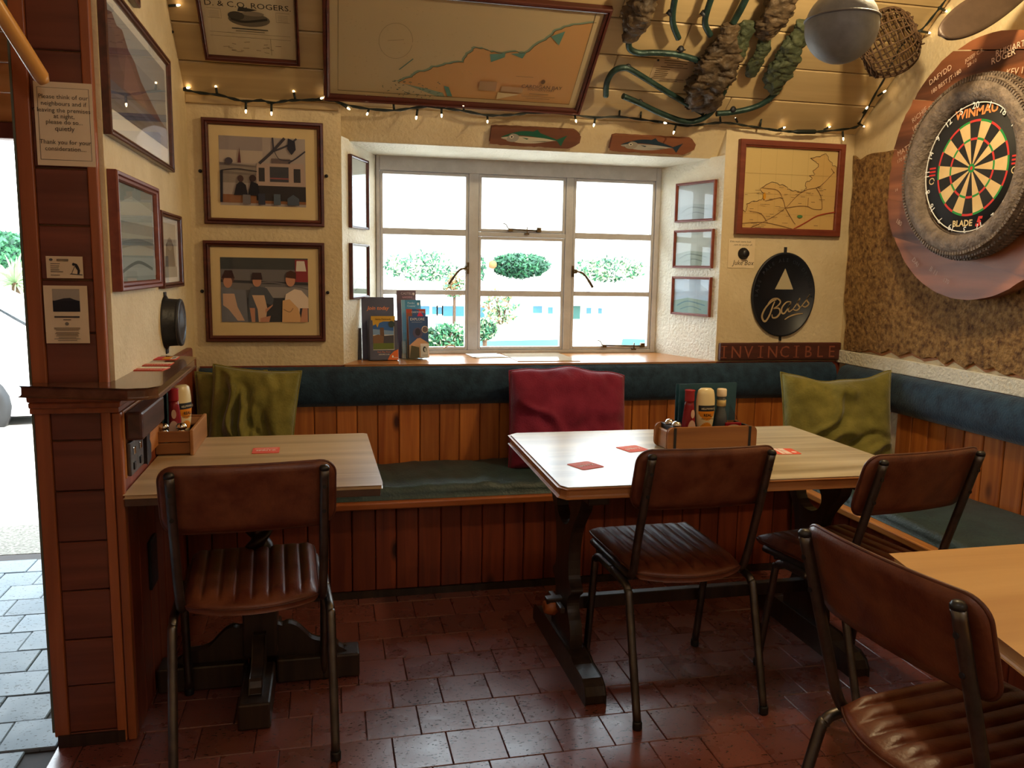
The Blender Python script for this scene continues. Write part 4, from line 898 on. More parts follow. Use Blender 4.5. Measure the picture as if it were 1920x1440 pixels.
# ================================================================ CEILING
nC = Vector((0, -math.sin(CA), -math.cos(CA)))
def cp(x, y, off=.03): return ceilp(x, y, off)
def ceil_frame(name, label, cat, tl, tr, br, bl, fw, shapes, fmat=None, off=.006):
    q = [cp(*p, off) for p in (tl, tr, br, bl)]; u = q[2]-q[3]; w = u.length; h = (q[0]-q[3]).length
    c = (q[3]+q[2])/2+Vector((0, -math.cos(CA), math.sin(CA)))*h/2
    r = thing(name, label, cat, c, (PI/2-CA, 0, 0)); frame_at(r, w, h, fw, .03, fmat=fmat, shapes=shapes, glass=True); return r
co = [(.26, .16), (.30, .22), (.33, .27), (.38, .33), (.44, .38), (.50, .42), (.52, .50), (.54, .58), (.60, .55), (.64, .53), (.70, .56), (.74, .55), (.78, .66), (.82, .74), (.85, .82), (.90, .86), (1, .92), (1, .0), (.46, .0), (.44, .08), (.36, .12)]
jig = []
random.seed(5)
for p, q in zip(co[:16], co[1:17]):
    for t in (0, .25, .5, .75): jig.append((p[0]+(q[0]-p[0])*t+random.uniform(-.006, .006), p[1]+(q[1]-p[1])*t+random.uniform(-.008, .008)))
ch = [('bba780', 'r', (0, 0, 1, 1)), ('b5a17c', 'r', (.03, .03, .97, .97)), ('7c8f7a', 'p', [(a-.008, b_+.012) for a, b_ in jig]+[(1, .0), (.46, .0)]), ('b98d5a', 'p', jig+[(1, .93), (1, .0), (.46, .0), (.44, .08), (.36, .12), (.26, .16)]), ('bba780', 'r', (0, 0, 1, .035)), ('bba780', 'r', (.97, 0, 1, 1)),
      ('5a5038', 'l', [(.03, 1), (.03, .04), (.97, .04), (.97, 1)], .0022), ('4a4434', 'l', jig, .0022), ('5a8478', 'p', [(.60, .52), (.61, .44), (.66, .50), (.66, .54)]), ('5a8478', 'p', [(.68, .54), (.73, .50), (.74, .56)]), ('5a8478', 'p', [(.82, .74), (.86, .66), (.87, .8)]), ('5a8478', 'p', [(.44, .16), (.46, .05), (.48, .05), (.46, .15)]),
      ('7a6c50', 'l', [(p[0], p[1]) for p in ell(.24, .58, .062, .17, 40)], .0014), ('6a5e46', 'l', [(.21, .58), (.27, .6)], .0014), ('5a7468', 'l', [(.26, .30), (.31, .42)], .005),
      ('c9b48a', 'p', [(.66, .05), (.66, .13), (.75, .12), (.71, .09)]), ('9c7e58', 'r', (.58, .14, .65, .24)), ('a88862', 'r', (.67, .14, .76, .20)), ('6a5640', 'e', (.835, .275, .009, .024)),
      ('4a3c2c', 't', 'CARDIGAN BAY', (.835, .20), .026), ('4a3c2c', 't', 'SOUTHERN PART', (.835, .175), .016), ('6a5640', 'l', [(.79, .14), (.87, .14)], .003), ('6a5640', 'l', [(.76, .11), (.9, .11)], .002), ('6a5640', 'l', [(.78, .09), (.88, .09)], .002), ('6a5640', 'l', [(.72, .32), (.79, .32)], .002)]
for k in range(60): a = random.uniform(.2, .42); b_ = random.uniform(.02, .22); ch.append(('4c5c50', 'l', [(a, b_), (a+random.uniform(-.01, .014), b_+random.uniform(-.012, .012))], .003))
for k in range(90): a = random.uniform(.04, .6); b_ = random.uniform(.25, .97); ch.append(('8a7c5c', 'l', [(a, b_), (a+.004, b_)], .0014))
ceil_frame('sea_chart', 'large framed sea chart of a coastline fixed flat to the sloping ceiling', 'chart', (597, -30), (1153, -28), (1087, 203), (607, 187), .028, ch)
lt = [('cabb9c', 'r', (0, 0, 1, 1)), ('26221e', 't', 'D. & C.O. ROGERS.', (.5, .645), .034, {'sx': 1.15}), ('6a6254', 'e', (.5, .50, .23, .09)), ('4a463e', 'e', (.36, .54, .09, .055)), ('3a3630', 'p', [(.38, .60), (.40, .66), (.6, .63), (.5, .60)]), ('3a3630', 's', [(.3, .5), (.45, .47), (.7, .52)], .01), ('8c8270', 'e', (.55, .58, .12, .03)), ('4a463e', 'l', [(.30, .38), (.70, .38)], .005), ('6a6456', 'l', [(.34, .35), (.66, .35)], .003), ('7a7260', 'l', [(.05, .32), (.95, .32)], .0015), ('7a7260', 'l', [(.05, .27), (.95, .27)], .0015), ('7a7260', 'l', [(.72, .27), (.72, .05)], .0015), ('7a7260', 'l', [(.05, .50), (.2, .50), (.2, .62), (.05, .62)], .0014), ('7a7260', 'l', [(.95, .50), (.8, .50), (.8, .62), (.95, .62)], .0014)]
for k in range(16): a = random.uniform(.08, .85); b_ = random.uniform(.08, .24); lt.append(('6a5a4c', 'l', [(a, b_), (a+random.uniform(.03, .08), b_+random.uniform(-.01, .01))], .002))
for k in range(5): lt.append(('8a8270', 'l', [(.07, .52+k*.02), (.18, .52+k*.02)], .0014)); lt.append(('8a8270', 'l', [(.82, .52+k*.02), (.93, .52+k*.02)], .0014))
ceil_frame('framed_letterhead', 'framed old printed billhead with an oval engraving on the ceiling', 'document', (360, -60), (556, -60), (563, 117), (385, 104), .016, lt)
# paper placard between the pipes
q = [cp(*p, .003) for p in ((1236, 106), (1302, 116), (1290, 158), (1217, 148))]; c = (q[0]+q[1]+q[2]+q[3])/4
r = thing('ceiling_placard', 'small faded paper placard pinned to the ceiling between the green pipes', 'placard', c, (PI/2-CA, 0, 0))
w = (q[2]-q[3]).length; h = (q[0]-q[3]).length
MB().box(-w/2, w/2, -.0015, 0, -h/2, h/2).build('paper', mat('aged_paper', 'b49a78', 'a88e6c', rough=.8), r)
paint('print', r, (-w/2, -h/2, w, h), [('4a3624', 'l', [(.5-l_, z), (.5+l_, z)], .0032) for z, l_ in ((.93, .3), (.83, .28), (.74, .2), (.65, .33))]+[('4a3624', 'l', [(.08, z), (.08+l_, z)], .0026) for z, l_ in ((.55, .34), (.47, .3), (.39, .33), (.31, .32), (.23, .3))]+[('4a3624', 'l', [(.06, .15), (.85, .13)], .0026), ('4a3624', 'l', [(.25, .07), (.7, .06)], .0026)], y=-.002)
for sx, sz in ((-1, 1), (1, 1), (-1, -1), (1, -1)): MB().lathe([(.001, -.006), (.005, -.004), (.005, 0)], 8, (sx*(w/2-.01), -.0015, sz*(h/2-.01)), 'y').build('pin', M_blackm, r)
# --- salvaged green pipes with crusts
M_pipe = mat('verdigris_pipe', '1a2e2a', '2c4640', rough=.42, metal=.35, scale=14, bump=.3, bscale=60)
M_crust = mat('bronze_crust', '34281c', '5c4a34', rough=.65, scale=16, bump=.9, bscale=34, metal=.15)
M_crustg = mat('green_crust', '2c3626', '4c5238', rough=.65, scale=12, bump=.9, bscale=36, metal=.15)
def pipe(label, pts, r_=.0135, crusts=(), clips=(), off=.045):
    w = [cp(x, y, off) for x, y in pts]; root = thing('salvaged_pipe', label, 'pipe', w[len(w)//2], 0, 'corroded green pipes on the ceiling')
    if len(w) > 1: MB().tube(smooth_path(w, 6), r_, 12).build('tube', M_pipe, root, world=True)
    for (cpts, rad, m_) in crusts: crust(root, cpts, rad, m_)
    for (x, y) in clips:
        a = cp(x, y, off); b_ = cp(x, y, .0); M0 = MB(); M0.tube([b_, a], .007, 8); ring = [a+Vector((math.cos(t)*.0, 0, 0)) for t in (0,)]
        M0.sphere(a, .0155, 10, sc=(1, .5, 1)); M0.tube([b_+Vector((-.02, 0, 0)), b_+Vector((.02, 0, 0))], .006, 6); M0.build('clip', M_blackm, root, world=True)
    return root
def crust(root, cpts, rad, m_, seed=0):
    w = [cp(x, y, o_) for x, y, o_ in cpts]; n = len(w); k = 16; pth = smooth_path(w, k); N = len(pth); K = 44
    rr = []
    for i in range(N):
        t = i/k; a = int(min(t, n-2)); f = t-a; rr.append(rad[a]*(1-f)+rad[min(a+1, n-1)]*f)
    mb = MB(); mb.tube(pth, rr, K); 
    c0 = pth[0]
    nv = []
    for idx, v in enumerate(mb.v):
        i = min(idx//K, N-1); d = v-pth[i]; s = .98+.5*nn(v*12+Vector((seed, 0, 0)))+.34*nn(v*28)+.22*nn(v*62)-.22*max(0, 1-abs(math.sin(i*.31+3*nn(v*9)))*4)+.1*nn(v*120)
        d = d*s; nrm = -nC; dn = d.dot(nrm); nv.append(pth[i]+d-nrm*dn*.45)
    mb.v = nv; return mb.build('crust', m_, root, world=True)
pipe('green pipe with a thick brown crust, its bent foot nearest the sea chart', [(1180, 72), (1180, 90), (1196, 99), (1225, 99), (1262, 101), (1292, 108), (1318, 116)], clips=[(1277, 92)], crusts=[([(1222, -30, .05), (1205, 10, .055), (1190, 40, .055), (1178, 74, .045)], [.062, .062, .055, .034], M_crust)])
pipe('green pipe bent like a hook, straight run slanting down to the right', [(1136, 180), (1138, 155), (1150, 134), (1170, 127), (1190, 135), (1250, 172), (1318, 212)], clips=[(1178, 126), (1291, 200)])
pipe('long green pipe curving up into the largest ragged brown crust', [(1168, 180), (1200, 194), (1240, 213), (1285, 228), (1318, 222), (1342, 200), (1362, 160), (1375, 130)], clips=[(1200, 192)], off=.06,
     crusts=[([(1338, 200, .055), (1325, 170, .065), (1338, 140, .07), (1352, 105, .06), (1362, 75, .055), (1370, 45, .05)], [.04, .10, .105, .08, .055, .03], M_crust), ([(1405, 40, .04), (1392, 75, .05), (1385, 105, .05)], [.028, .042, .03], M_crustg)])
pipe('straight green pipe end dropping from the top edge onto the largest crust', [(1402, -10), (1390, 15), (1374, 44)], .015)
pipe('curved green pipe running right into the long crust beside the grey float', [(1343, 213), (1370, 211), (1405, 204), (1432, 193), (1455, 174)], clips=[(1375, 205), (1440, 188)], crusts=[([(1455, 172, .05), (1458, 140, .055), (1475, 110, .06), (1492, 75, .06), (1510, 40, .055)], [.034, .056, .058, .052, .035], M_crustg)])
pipe('short green pipe stub with a curled end, left of two at the top', [(1268, -15), (1262, 18), (1262, 45), (1272, 72)], clips=[(1257, 24)])
pipe('short green pipe stub with a curled end, right of two at the top', [(1338, -15), (1326, 20), (1322, 45), (1332, 66)], clips=[(1320, 25)])
r = thing('salvaged_pipe', 'detached brown crusted pipe piece in two lumps near the top, left of the grey float', 'pipe', cp(1440, 60, .05), 0, 'corroded green pipes on the ceiling')
crust(r, [(1475, -20, .05), (1462, 10, .055), (1450, 40, .055), (1440, 62, .045), (1438, 72, .04)], [.07, .066, .062, .05, .022], M_crust); crust(r, [(1438, 72, .04), (1430, 90, .045), (1418, 115, .045), (1408, 142, .035)], [.022, .036, .034, .024], M_crustg)
# --- grey float
a = P(1578, 50, 1, 2.42)
r = thing('fishing_float', 'matt grey spherical fishing float hanging below the ceiling pipes', 'float', a, 0)
MB().sphere((0, 0, 0), .111, 40).build('ball', mat('float_grey', '63656a', '7c8086', rough=.55, scale=9, bump=.15, bscale=40), r)
MB().lathe([(.113, -.003), (.1145, 0), (.113, .003)], 48, (0, 0, .02)).build('seam', mat('float_seam', '6a6a6e', rough=.5), r)
MB().tube([(-.02, -.0, .105), (-.02, 0, .125), (-.0, 0, .128), (.0, 0, .105)], .004, 8).tube([(-.01, 0, .125), (-.01, .0, .90)], .002, 6).build('hanging_wire', M_steel, r)
# --- wicker pot
a = P(1663, 82, 0, 2.38); random.seed(9)
r = thing('wicker_pot', 'round dark woven willow pot hanging in the right ceiling corner', 'wicker pot', a, (math.radians(62), math.radians(18), math.radians(40)))
prof = [(.042, -.08), (.07, -.10), (.11, -.08), (.135, -.03), (.139, .03), (.12, .08), (.08, .108), (.042, .112)]
pf = smooth_path([(p[0], p[1], 0) for p in prof], 5)
for k in range(18):
    an = 2*PI*k/18; MB().tube([(p.x*math.cos(an+.25*p.y*8*.3), p.x*math.sin(an+.25*p.y*8*.3), p.y) for p in pf], .0038, 5).build('rib', M_rope, r)
def ringp(rad, z, wob=.003, n=26, ph=0): return [((rad+wob*nn((math.cos(2*PI*i/n)*3, math.sin(2*PI*i/n)*3, z*60+ph)))*math.cos(2*PI*i/n), (rad+wob*nn((i*.9, z*33, ph)))*math.sin(2*PI*i/n), z+wob*nn((i*.7, ph, 2))) for i in range(n)]
def radz(t): i = t*(len(pf)-1); a_ = int(min(i, len(pf)-2)); return pf[a_].lerp(pf[a_+1], i-a_)
for k in range(11): p = radz(.28+.062*k); MB().tube(ringp(p.x, p.y, .008, ph=k), .0032, 5, closed=True).build('weaver', M_rope, r)
wv = MB()
for k in range(34): p = radz(.01+.27*k/34); wv.tube(ringp(p.x+random.uniform(-.006, .006), p.y+random.uniform(-.006, .006), .02, ph=k*1.7), .0034, 5, closed=True)
for k in range(22): p = radz(.86+.14*k/22); wv.tube(ringp(p.x+random.uniform(-.006, .004), p.y+random.uniform(-.005, .005), .02, ph=50+k), .0034, 5, closed=True)
for k in range(60):
    an = random.uniform(0, 2*PI); q = []
    for j in range(6): p = radz(min(1, .03+.045*j+random.uniform(0, .02))); q.append(((p.x+.006)*math.cos(an+j*.22), (p.x+.006)*math.sin(an+j*.22), p.y))
    wv.tube(q, .003, 4)
wv.build('dense_weave', M_rope, r, kind='stuff')
# --- brown propeller top right
M_prop = mat('propeller_bronze', '3a2c24', '4a3a30', rough=.5, metal=.3, scale=8)
hub = P(1945, -40, 1, 2.75); r = thing('boat_propeller', 'dull brown boat propeller blades at the top edge, above the dartboard', 'propeller', hub, 0)
def blade(tip_px, wd):
    tip = P(*tip_px, 1, 2.75); ax = tip-hub; L = ax.length; e = ax.normalized(); nx = Vector((.25, .97, 0)).normalized(); sd = nx.cross(e).normalized(); mb = MB(); K = 28; vs = []; fs = []
    for i in range(K+1):
        t = i/K; ww = wd*(.30+.70*math.sin(PI*min(1, t/.62*.5)) if t < .62 else math.sqrt(max(0, 1-((t-.62)/.38)**2)))
        for j in range(9):
            s_ = -1+j/4; th = .008*(1-s_*s_)*(1-.6*t)+.0015
            vs.append(hub+e*L*t+sd*ww*s_+nx*(.02*s_*(1-t*.5))); 
    for i in range(K):
        for j in range(8): a = i*9+j; fs.append((a, a+1, a+10, a+9))
    mb.add(vs, fs, 0, None, True); o = mb.build('blade', M_prop, r, world=True); md = o.modifiers.new('t', 'SOLIDIFY'); md.thickness = .012; md.offset = 0
blade((1762, 66), .064); blade((1850, -120), .05); blade((1838, 26), .0) if False else None
blade((2010, 40), .05)
MB().lathe([(.001, -.05), (.03, -.04), (.036, 0), (.03, .05), (.001, .06)], 20, (0, 0, 0), 'x').build('hub', M_prop, r)
MB().tube([(0.04, 0, 0), (XR-hub.x, 0, 0)], .012, 8).build('wall_peg', M_dark, r)
# ================================================================ RIGHT WALL
cork = [(1605, 292), (1616, 300), (1640, 288), (1690, 281), (1750, 268), (1990, 210), (1990, 725), (1920, 706), (1905, 700), (1890, 704), (1868, 688), (1850, 692), (1830, 678), (1812, 690), (1790, 672), (1775, 684), (1760, 668), (1735, 672), (1712, 660), (1690, 666), (1672, 655), (1655, 662), (1635, 655), (1612, 660), (1588, 655), (1592, 600), (1588, 560), (1596, 480), (1600, 400), (1606, 340)]
q = [P(x, y, 0, XR) for x, y in cork]
ck = thing('cork_bark_panel', 'rough brown cork bark sheet with ragged edges covering the right wall', 'panel', (XR, 3.0, 1.0), 0)
def cor(p, s): return (p.y+.008*nn((p.y*40, p.z*40, s)), max(p.z, 1.004)+.006*nn((p.y*30, p.z*30, s+5)))
den = []
for a, b_ in zip(q, q[1:]+q[:1]):
    for t in range(6): den.append(a.lerp(b_, t/6))
MB().prism([cor(p, 1) for p in den], XR-.018, XR-.002, 'yz').build('bark_sheet', mat('cork_bark', '4a2a14', 'a07c4c', rough=.9, scale=40, bump=1.0, bscale=60, lo=.3, hi=.62, detail=6), ck, world=True)
MB().prism([(p.y, max(1.001, p.z-.015) if p.z < 1.3 else p.z-.02) for p in q], XR-.003, XR-.0005, 'yz').build('ply_backing', mat('ply_orange', 'a86c3c', 'b87c48', rough=.6), ck, world=True)
# wooden disc of planks
DC = Vector((XR-.085, 2.925, 1.83)); DR = .522
ds = thing('plank_disc', 'weathered round plank disc with chalked scores behind the tyre and dartboard', 'backboard', DC, -PI/2, )
MB().lathe([(.001, .012), (DR-.045, .012), (DR-.045, .028), (.001, .028)], 48, (0, 0, 0), 'y').build('gap_shade_disc', M_grout, ds)  # dark disc added so the gaps between planks look shaded
ang = math.radians(-13); ed = [-.6, -.36, -.20, .02, .24, .44, .6]
for k, (e0, e1) in enumerate(zip(ed, ed[1:])):
    e0 += .013; up = []; lo = []; R2 = DR*(1+.012*math.sin(k*2.1))
    a0, a1 = max(e0, -R2+.002), min(e1, R2-.002)
    pts = []
    def xs(zv): return math.sqrt(max(0, R2*R2-zv*zv))
    n = 10
    for i in range(n+1): z_ = a0+(a1-a0)*i/n; pts.append((xs(z_)+.008*nn((z_*30, k, 1)), z_))
    for i in range(n+1): z_ = a1-(a1-a0)*i/n; pts.append((-xs(z_)+.012*nn((z_*26, k, 7)), z_))
    Mx = Matrix.Rotation(-ang, 4, 'Y')
    MB().prism(pts, -.026-random.random()*.010, .03, 'xz', 0, Mx).build('plank', wood('disc_wood', '3c1e14', 'a46440', 'x', 9, .5, vary=.35, knots=True, dark='1a0e0a', kscale=4, bump=.6) if k == 0 else bpy.data.materials['disc_wood'], ds, bevel=.006)
for body, sz, x_, z_, rt in (('DAFYDD', .034, -.235, .405, .32), ('180 BEST JT-180', .026, -.20, .372, .32), ('JOSEF C.R.', .022, -.05, .445, .25), ('28-10', .022, -.06, .418, .25), ('RHISIART 170', .034, .16, .425, .05), ('ROGER', .036, .10, .40, .12), ('RICHIE -', .032, -.335, .265, .45), ('180T 130', .03, -.33, .225, .4), ('MATT M', .034, -.41, .125, .30), ('170 8/3/14', .024, -.42, .09, .3), ('JAKE P', .024, -.31, .17, .4), ('170', .022, -.30, .145, .4), ('JOHN 2TON', .024, -.15, .33, .2), ('KEV 180', .034, .18, .33, -.1), ('14', .02, -.46, -.05, .2), ('180', .03, -.43, -.20, -.5), ('DAI', .03, -.30, -.38, -.7), ('B 11', .03, -.18, -.42, -.5), ('170', .026, -.10, -.46, -.3)):
    MB().text(body, sz, x_, z_, -.0368, 0, rot=rt).build('chalk_writing', fm('d8b8a0'), ds)
# tyre
ty = thing('tyre_surround', 'bald grey-brown tyre ring fixed round the dartboard', 'tyre', (XR-.12, 2.885, 1.825), -PI/2)
pr = []; vs = []; K = 20; N = 96; mb = MB()
for i in range(N):
    a = 2*PI*i/N
    for k in range(K):
        t = 2*PI*k/K; rr = .300+.057*math.cos(t)*(1 if math.cos(t) > 0 else 1.0); yy = -.045-.060*math.sin(t)
        vs.append((rr*math.cos(a), yy, rr*math.sin(a)))
fs = [(i*K+k, i*K+(k+1) % K, ((i+1) % N)*K+(k+1) % K, ((i+1) % N)*K+k) for i in range(N) for k in range(K)]
mb.add(vs, fs, 0, None, True); M_tyre = mat('tyre_rubber', '50443a', '85766a', rough=.6, scale=30, bump=.8, bscale=80, lo=.3, hi=.7); mb.build('tyre_body', M_tyre, ty)
kn = MB()
for i in range(150):
    for j, (rr, yy) in enumerate(((.351, -.07), (.358, -.045), (.351, -.02), (.336, -.09))):
        a = 2*PI*(i+.5*(j % 2))/150; Mx = Matrix.Rotation(-a, 4, 'Y') @ Matrix.Translation((rr, yy, 0)); kn.box(-.006, .006, -.009, .009, -.0045, .0045, 0, Mx)
kn.build('tread_blocks', M_tyre, ty, kind='stuff')
# dartboard
dbx = thing('dartboard', 'sisal dartboard with red, green, black and cream segments inside the tyre', 'dartboard', (2.47, 2.835, 1.819), (0, 0, -PI/2))
RB = .245; S = RB/.2255
MB().lathe([(.001, .0), (RB, .0), (RB, .036), (.001, .036)], 64, (0, 0, 0), 'y').build('board_body', mat('board_black', '0e0e0f', '17171a', rough=.75), dbx)
cols = [mat('sisal_black', '141414', '1e1e1e', rough=.9), mat('sisal_cream', 'd9bb86', 'cfae78', rough=.9), mat('sisal_red', 'c8322c', rough=.85), mat('sisal_green', '1f8a3c', rough=.85)]
seg = MB(); R5 = [v*S for v in (.0159, .099, .107, .162, .170)]
def sector(r0, r1, a0, a1, y, mi):
    n = 5; A = [(r1*math.sin(a0+(a1-a0)*i/n), r1*math.cos(a0+(a1-a0)*i/n)) for i in range(n+1)]; Bq = [(r0*math.sin(a1-(a1-a0)*i/n), r0*math.cos(a1-(a1-a0)*i/n)) for i in range(n+1)]
    seg.flat(A+Bq, y, mi)
for k in range(20):
    a0, a1 = math.radians(k*18-9), math.radians(k*18+9); bl = (k % 2 == 0)
    sector(R5[0], R5[1], a0, a1, -.0008, 0 if bl else 1); sector(R5[2], R5[3], a0, a1, -.0008, 0 if bl else 1)
    sector(R5[1], R5[2], a0, a1, -.0009, 2 if bl else 3); sector(R5[3], R5[4], a0, a1, -.0009, 2 if bl else 3)
seg.flat(ell(0, 0, R5[0], R5[0], 24), -.001, 3); seg.flat(ell(0, 0, R5[0]*.42, R5[0]*.42, 16), -.0013, 2)
seg.build('scoring_segments', cols, dbx)
MB().tube([(.226*S/1.0*math.cos(t), -.006, .226*S*math.sin(t)) for t in [2*PI*i/64 for i in range(64)]], .0022, 6, closed=True).build('number_ring', M_white, dbx)
nums = [20, 1, 18, 4, 13, 6, 10, 15, 2, 17, 3, 19, 7, 16, 8, 11, 14, 9, 12, 5]; k = MB()
for i, nmb in enumerate(nums):
    a = math.radians(i*18); rr = .208*S; k.text(str(nmb), .036, rr*math.sin(a)-.010*math.sin(a)*0, rr*math.cos(a)-.0, -.006, 0, Matrix.Translation((0, 0, 0)), ext=.0004, rot=-a)
k.build('wire_numbers', M_white, dbx)
k = MB(); k.text('WINMAU', .047, 0, .183*S, -.0012, 0, off=.0015, sx=1.1); k.build('maker_lettering', fm('e08a50'), dbx)
k = MB(); k.text('BLADE', .034, -.022, -.205*S, -.0012, 0, off=.001, sx=1.05); k.text('5', .05, .060, -.207*S, -.0012, 1, off=.003, shear=.3); k.build('model_lettering', [fm('d8c290'), fm('c8322c')], dbx)
k = MB()
for sgn in (-1, 1):
    for i in range(3): k.ribbon([(sgn*.197*S-.018, .022-.014*i), (sgn*.197*S+.018, .022-.014*i)], .007, -.0012, 0)
    k.ribbon([(p[0], p[1]) for p in ell(sgn*.197*S, -.03, .014, .012, 14)], .004, -.0012, 1)
k.build('side_emblem', [fm('c8322c'), fm('d8c290')], dbx)
# ================================================================ STRING LIGHTS
sl = thing('string_lights', 'dark green string of small warm lights along the foot of the ceiling', 'string lights', P(1000, 211, 1, 3.86), 0)
hz = [(334, 166), (345, 168), (375, 174), (410, 178), (440, 186), (462, 190), (490, 188), (509, 193), (535, 189), (555, 188), (600, 187), (625, 189), (650, 197), (690, 204), (738, 207), (770, 203), (805, 200), (840, 204), (870, 208), (912, 216), (945, 216), (975, 214), (1000, 211), (1060, 213), (1110, 220), (1160, 219), (1202, 224), (1240, 229), (1290, 236), (1320, 233), (1350, 230), (1378, 232), (1400, 236), (1428, 240), (1468, 246), (1500, 247), (1530, 247), (1568, 244), (1600, 240), (1611, 235)]
w1 = [P(x, y, 1, 3.845) for x, y in hz]
lf = [(306, -30), (309, 0), (313, 35), (316, 62), (321, 100), (326, 130), (334, 155)]
w0 = [cp(x, y, .02) for x, y in lf]; w0[-1] = w0[-1].lerp(w1[0], .5)
rt = [(1618, 230), (1632, 205), (1648, 175), (1664, 148), (1690, 95), (1712, 70), (1735, 55), (1760, 25), (1778, 2), (1800, -30)]
w2 = [P(x, y, 0, XR-.03) if False else cp(x-6, y, .03) for x, y in rt]
pth = smooth_path(w0+w1+w2, 3)
cb = MB()
for ph in (0, PI): cb.tube([p+Vector((0, .0035*math.cos(i*1.1+ph), .0035*math.sin(i*1.1+ph))) for i, p in enumerate(pth)], .0034, 6)
cb.build('cable', M_cable, sl, world=True)
bulbs = [((316, 11), (331, 10)), ((322, 60), (338, 56)), ((334, 150), (350, 155)), ((340, 167), (350, 165)), ((407, 176), (405, 164)), ((461, 190), (461, 206)), ((509, 193), (509, 210)), ((554, 188), (551, 173)), ((592, 187), (599, 186)), ((640, 195), (651, 202)), ((692, 204), (690, 210)), ((739, 206), (738, 195)), ((783, 205), (781, 218)), ((828, 203), (828, 214)), ((870, 209), (868, 200)), ((914, 218), (913, 227)), ((1030, 212), (1036, 209)), ((1078, 217), (1078, 226)), ((1116, 222), (1114, 232)), ((1161, 218), (1162, 204)), ((1201, 222), (1202, 208)), ((1235, 228), (1240, 230)), ((1268, 234), (1264, 246)), ((1351, 229), (1350, 218)), ((1383, 230), (1379, 221)), ((1425, 238), (1428, 219)), ((1460, 243), (1468, 240)), ((1545, 243), (1553, 239)), ((1580, 246), (1581, 258)), ((1615, 231), (1624, 236)), ((1624, 212), (1630, 204)), ((1652, 180), (1659, 174)), ((1728, 58), (1746, 61)), ((1766, 14), (1778, 20))]
def bpt(p):
    if p[0] < 334: return cp(*p, .02)
    if p[0] > 1612: return cp(p[0]-6, p[1], .03)
    return P(*p, 1, 3.845)
for a, b_ in bulbs:
    A, Bv = bpt(a), bpt(b_)
    if (Bv-A).length > .09: Bv = A+(Bv-A).normalized()*.06
    d = (Bv-A).normalized()
    if (Bv-A).length < .022: Bv = A+d*.022+Vector((0, -.014, 0)); d = (Bv-A).normalized()
    s_ = MB().tube([A, Bv], .0052, 8).build('bulb_socket', M_cable, sl, world=True)
    MB().tube([Bv, Bv+d*.006, Bv+d*.012, Bv+d*.015], [.0035, .0042, .003, .0008], 8).build('bulb', M_bulb, s_, world=False if False else True)
MB().tube([P(x, y, 1, 3.84) for x, y in ((1484, 247), (1495, 247), (1528, 247), (1532, 247))], [.004, .011, .011, .004], 8).build('cable_connector', M_cable, sl, world=True)
# ================================================================ SMALL THINGS ON THE TABLES, LEDGE AND SILL
M_crate = wood('crate_wood', '7a4c2a', 'a8713f', 'x', 14, .45, vary=.12, knots=True, dark='3c2010', kscale=4)
M_cratee = wood('crate_end', '8a5c36', 'c09058', 'y', 12, .5, vary=.1, knots=True, dark='4a2a14', kscale=4)
M_ketch = mat('ketchup_red', '7c1420', '8c1a26', rough=.25); M_mayo = mat('mayo_cream', 'e0cfa0', rough=.3)
M_menu = mat('menu_teal', '1c4252', '24505f', rough=.5)
def shaker(label, x, y, z, grp='salt and pepper shakers'):
    r = thing('shaker', label, 'shaker', (x, y, z), 0, grp)
    MB().lathe([(.014, 0), (.015, .004), (.0135, .05), (.012, .06)], 16).build('glass_body', mat('shaker_glass', '9aa0a0', rough=.1) if 'shaker_glass' not in bpy.data.materials else bpy.data.materials['shaker_glass'], r)
    MB().lathe([(.0145, .052), (.0155, .056), (.0155, .066), (.012, .070), (.0125, .073), (.0175, .076), (.018, .084), (.012, .093), (.001, .096)], 18).build('chrome_top', M_chrome, r)
def ketchup(label, x, y, z, grp='ketchup bottles'):
    r = thing('ketchup_bottle', label, 'sauce bottle', (x, y, z), .1, grp)
    MB().lathe([(.024, 0), (.027, .005), (.027, .05), (.024, .10), (.0185, .15), (.0165, .165)], 24, sy=.85).build('bottle', M_ketch, r)
    MB().lathe([(.0175, .165), (.018, .168), (.0175, .20), (.0195, .205), (.0185, .207), (.001, .207)], 24).build('cap', mat('cap_red', '9c1a2c', rough=.35) if 'cap_red' not in bpy.data.materials else bpy.data.materials['cap_red'], r)
    paint('label', r, (-.018, .0, .036, .10), [('c9a48e', 'e', (.5, .55, .5, .42)), ('5a2020', 't', 'KETCHUP', (.5, .5), .0085), ('c9a48e', 'e', (.55, 1.2, .22, .16))], y=-.0245)
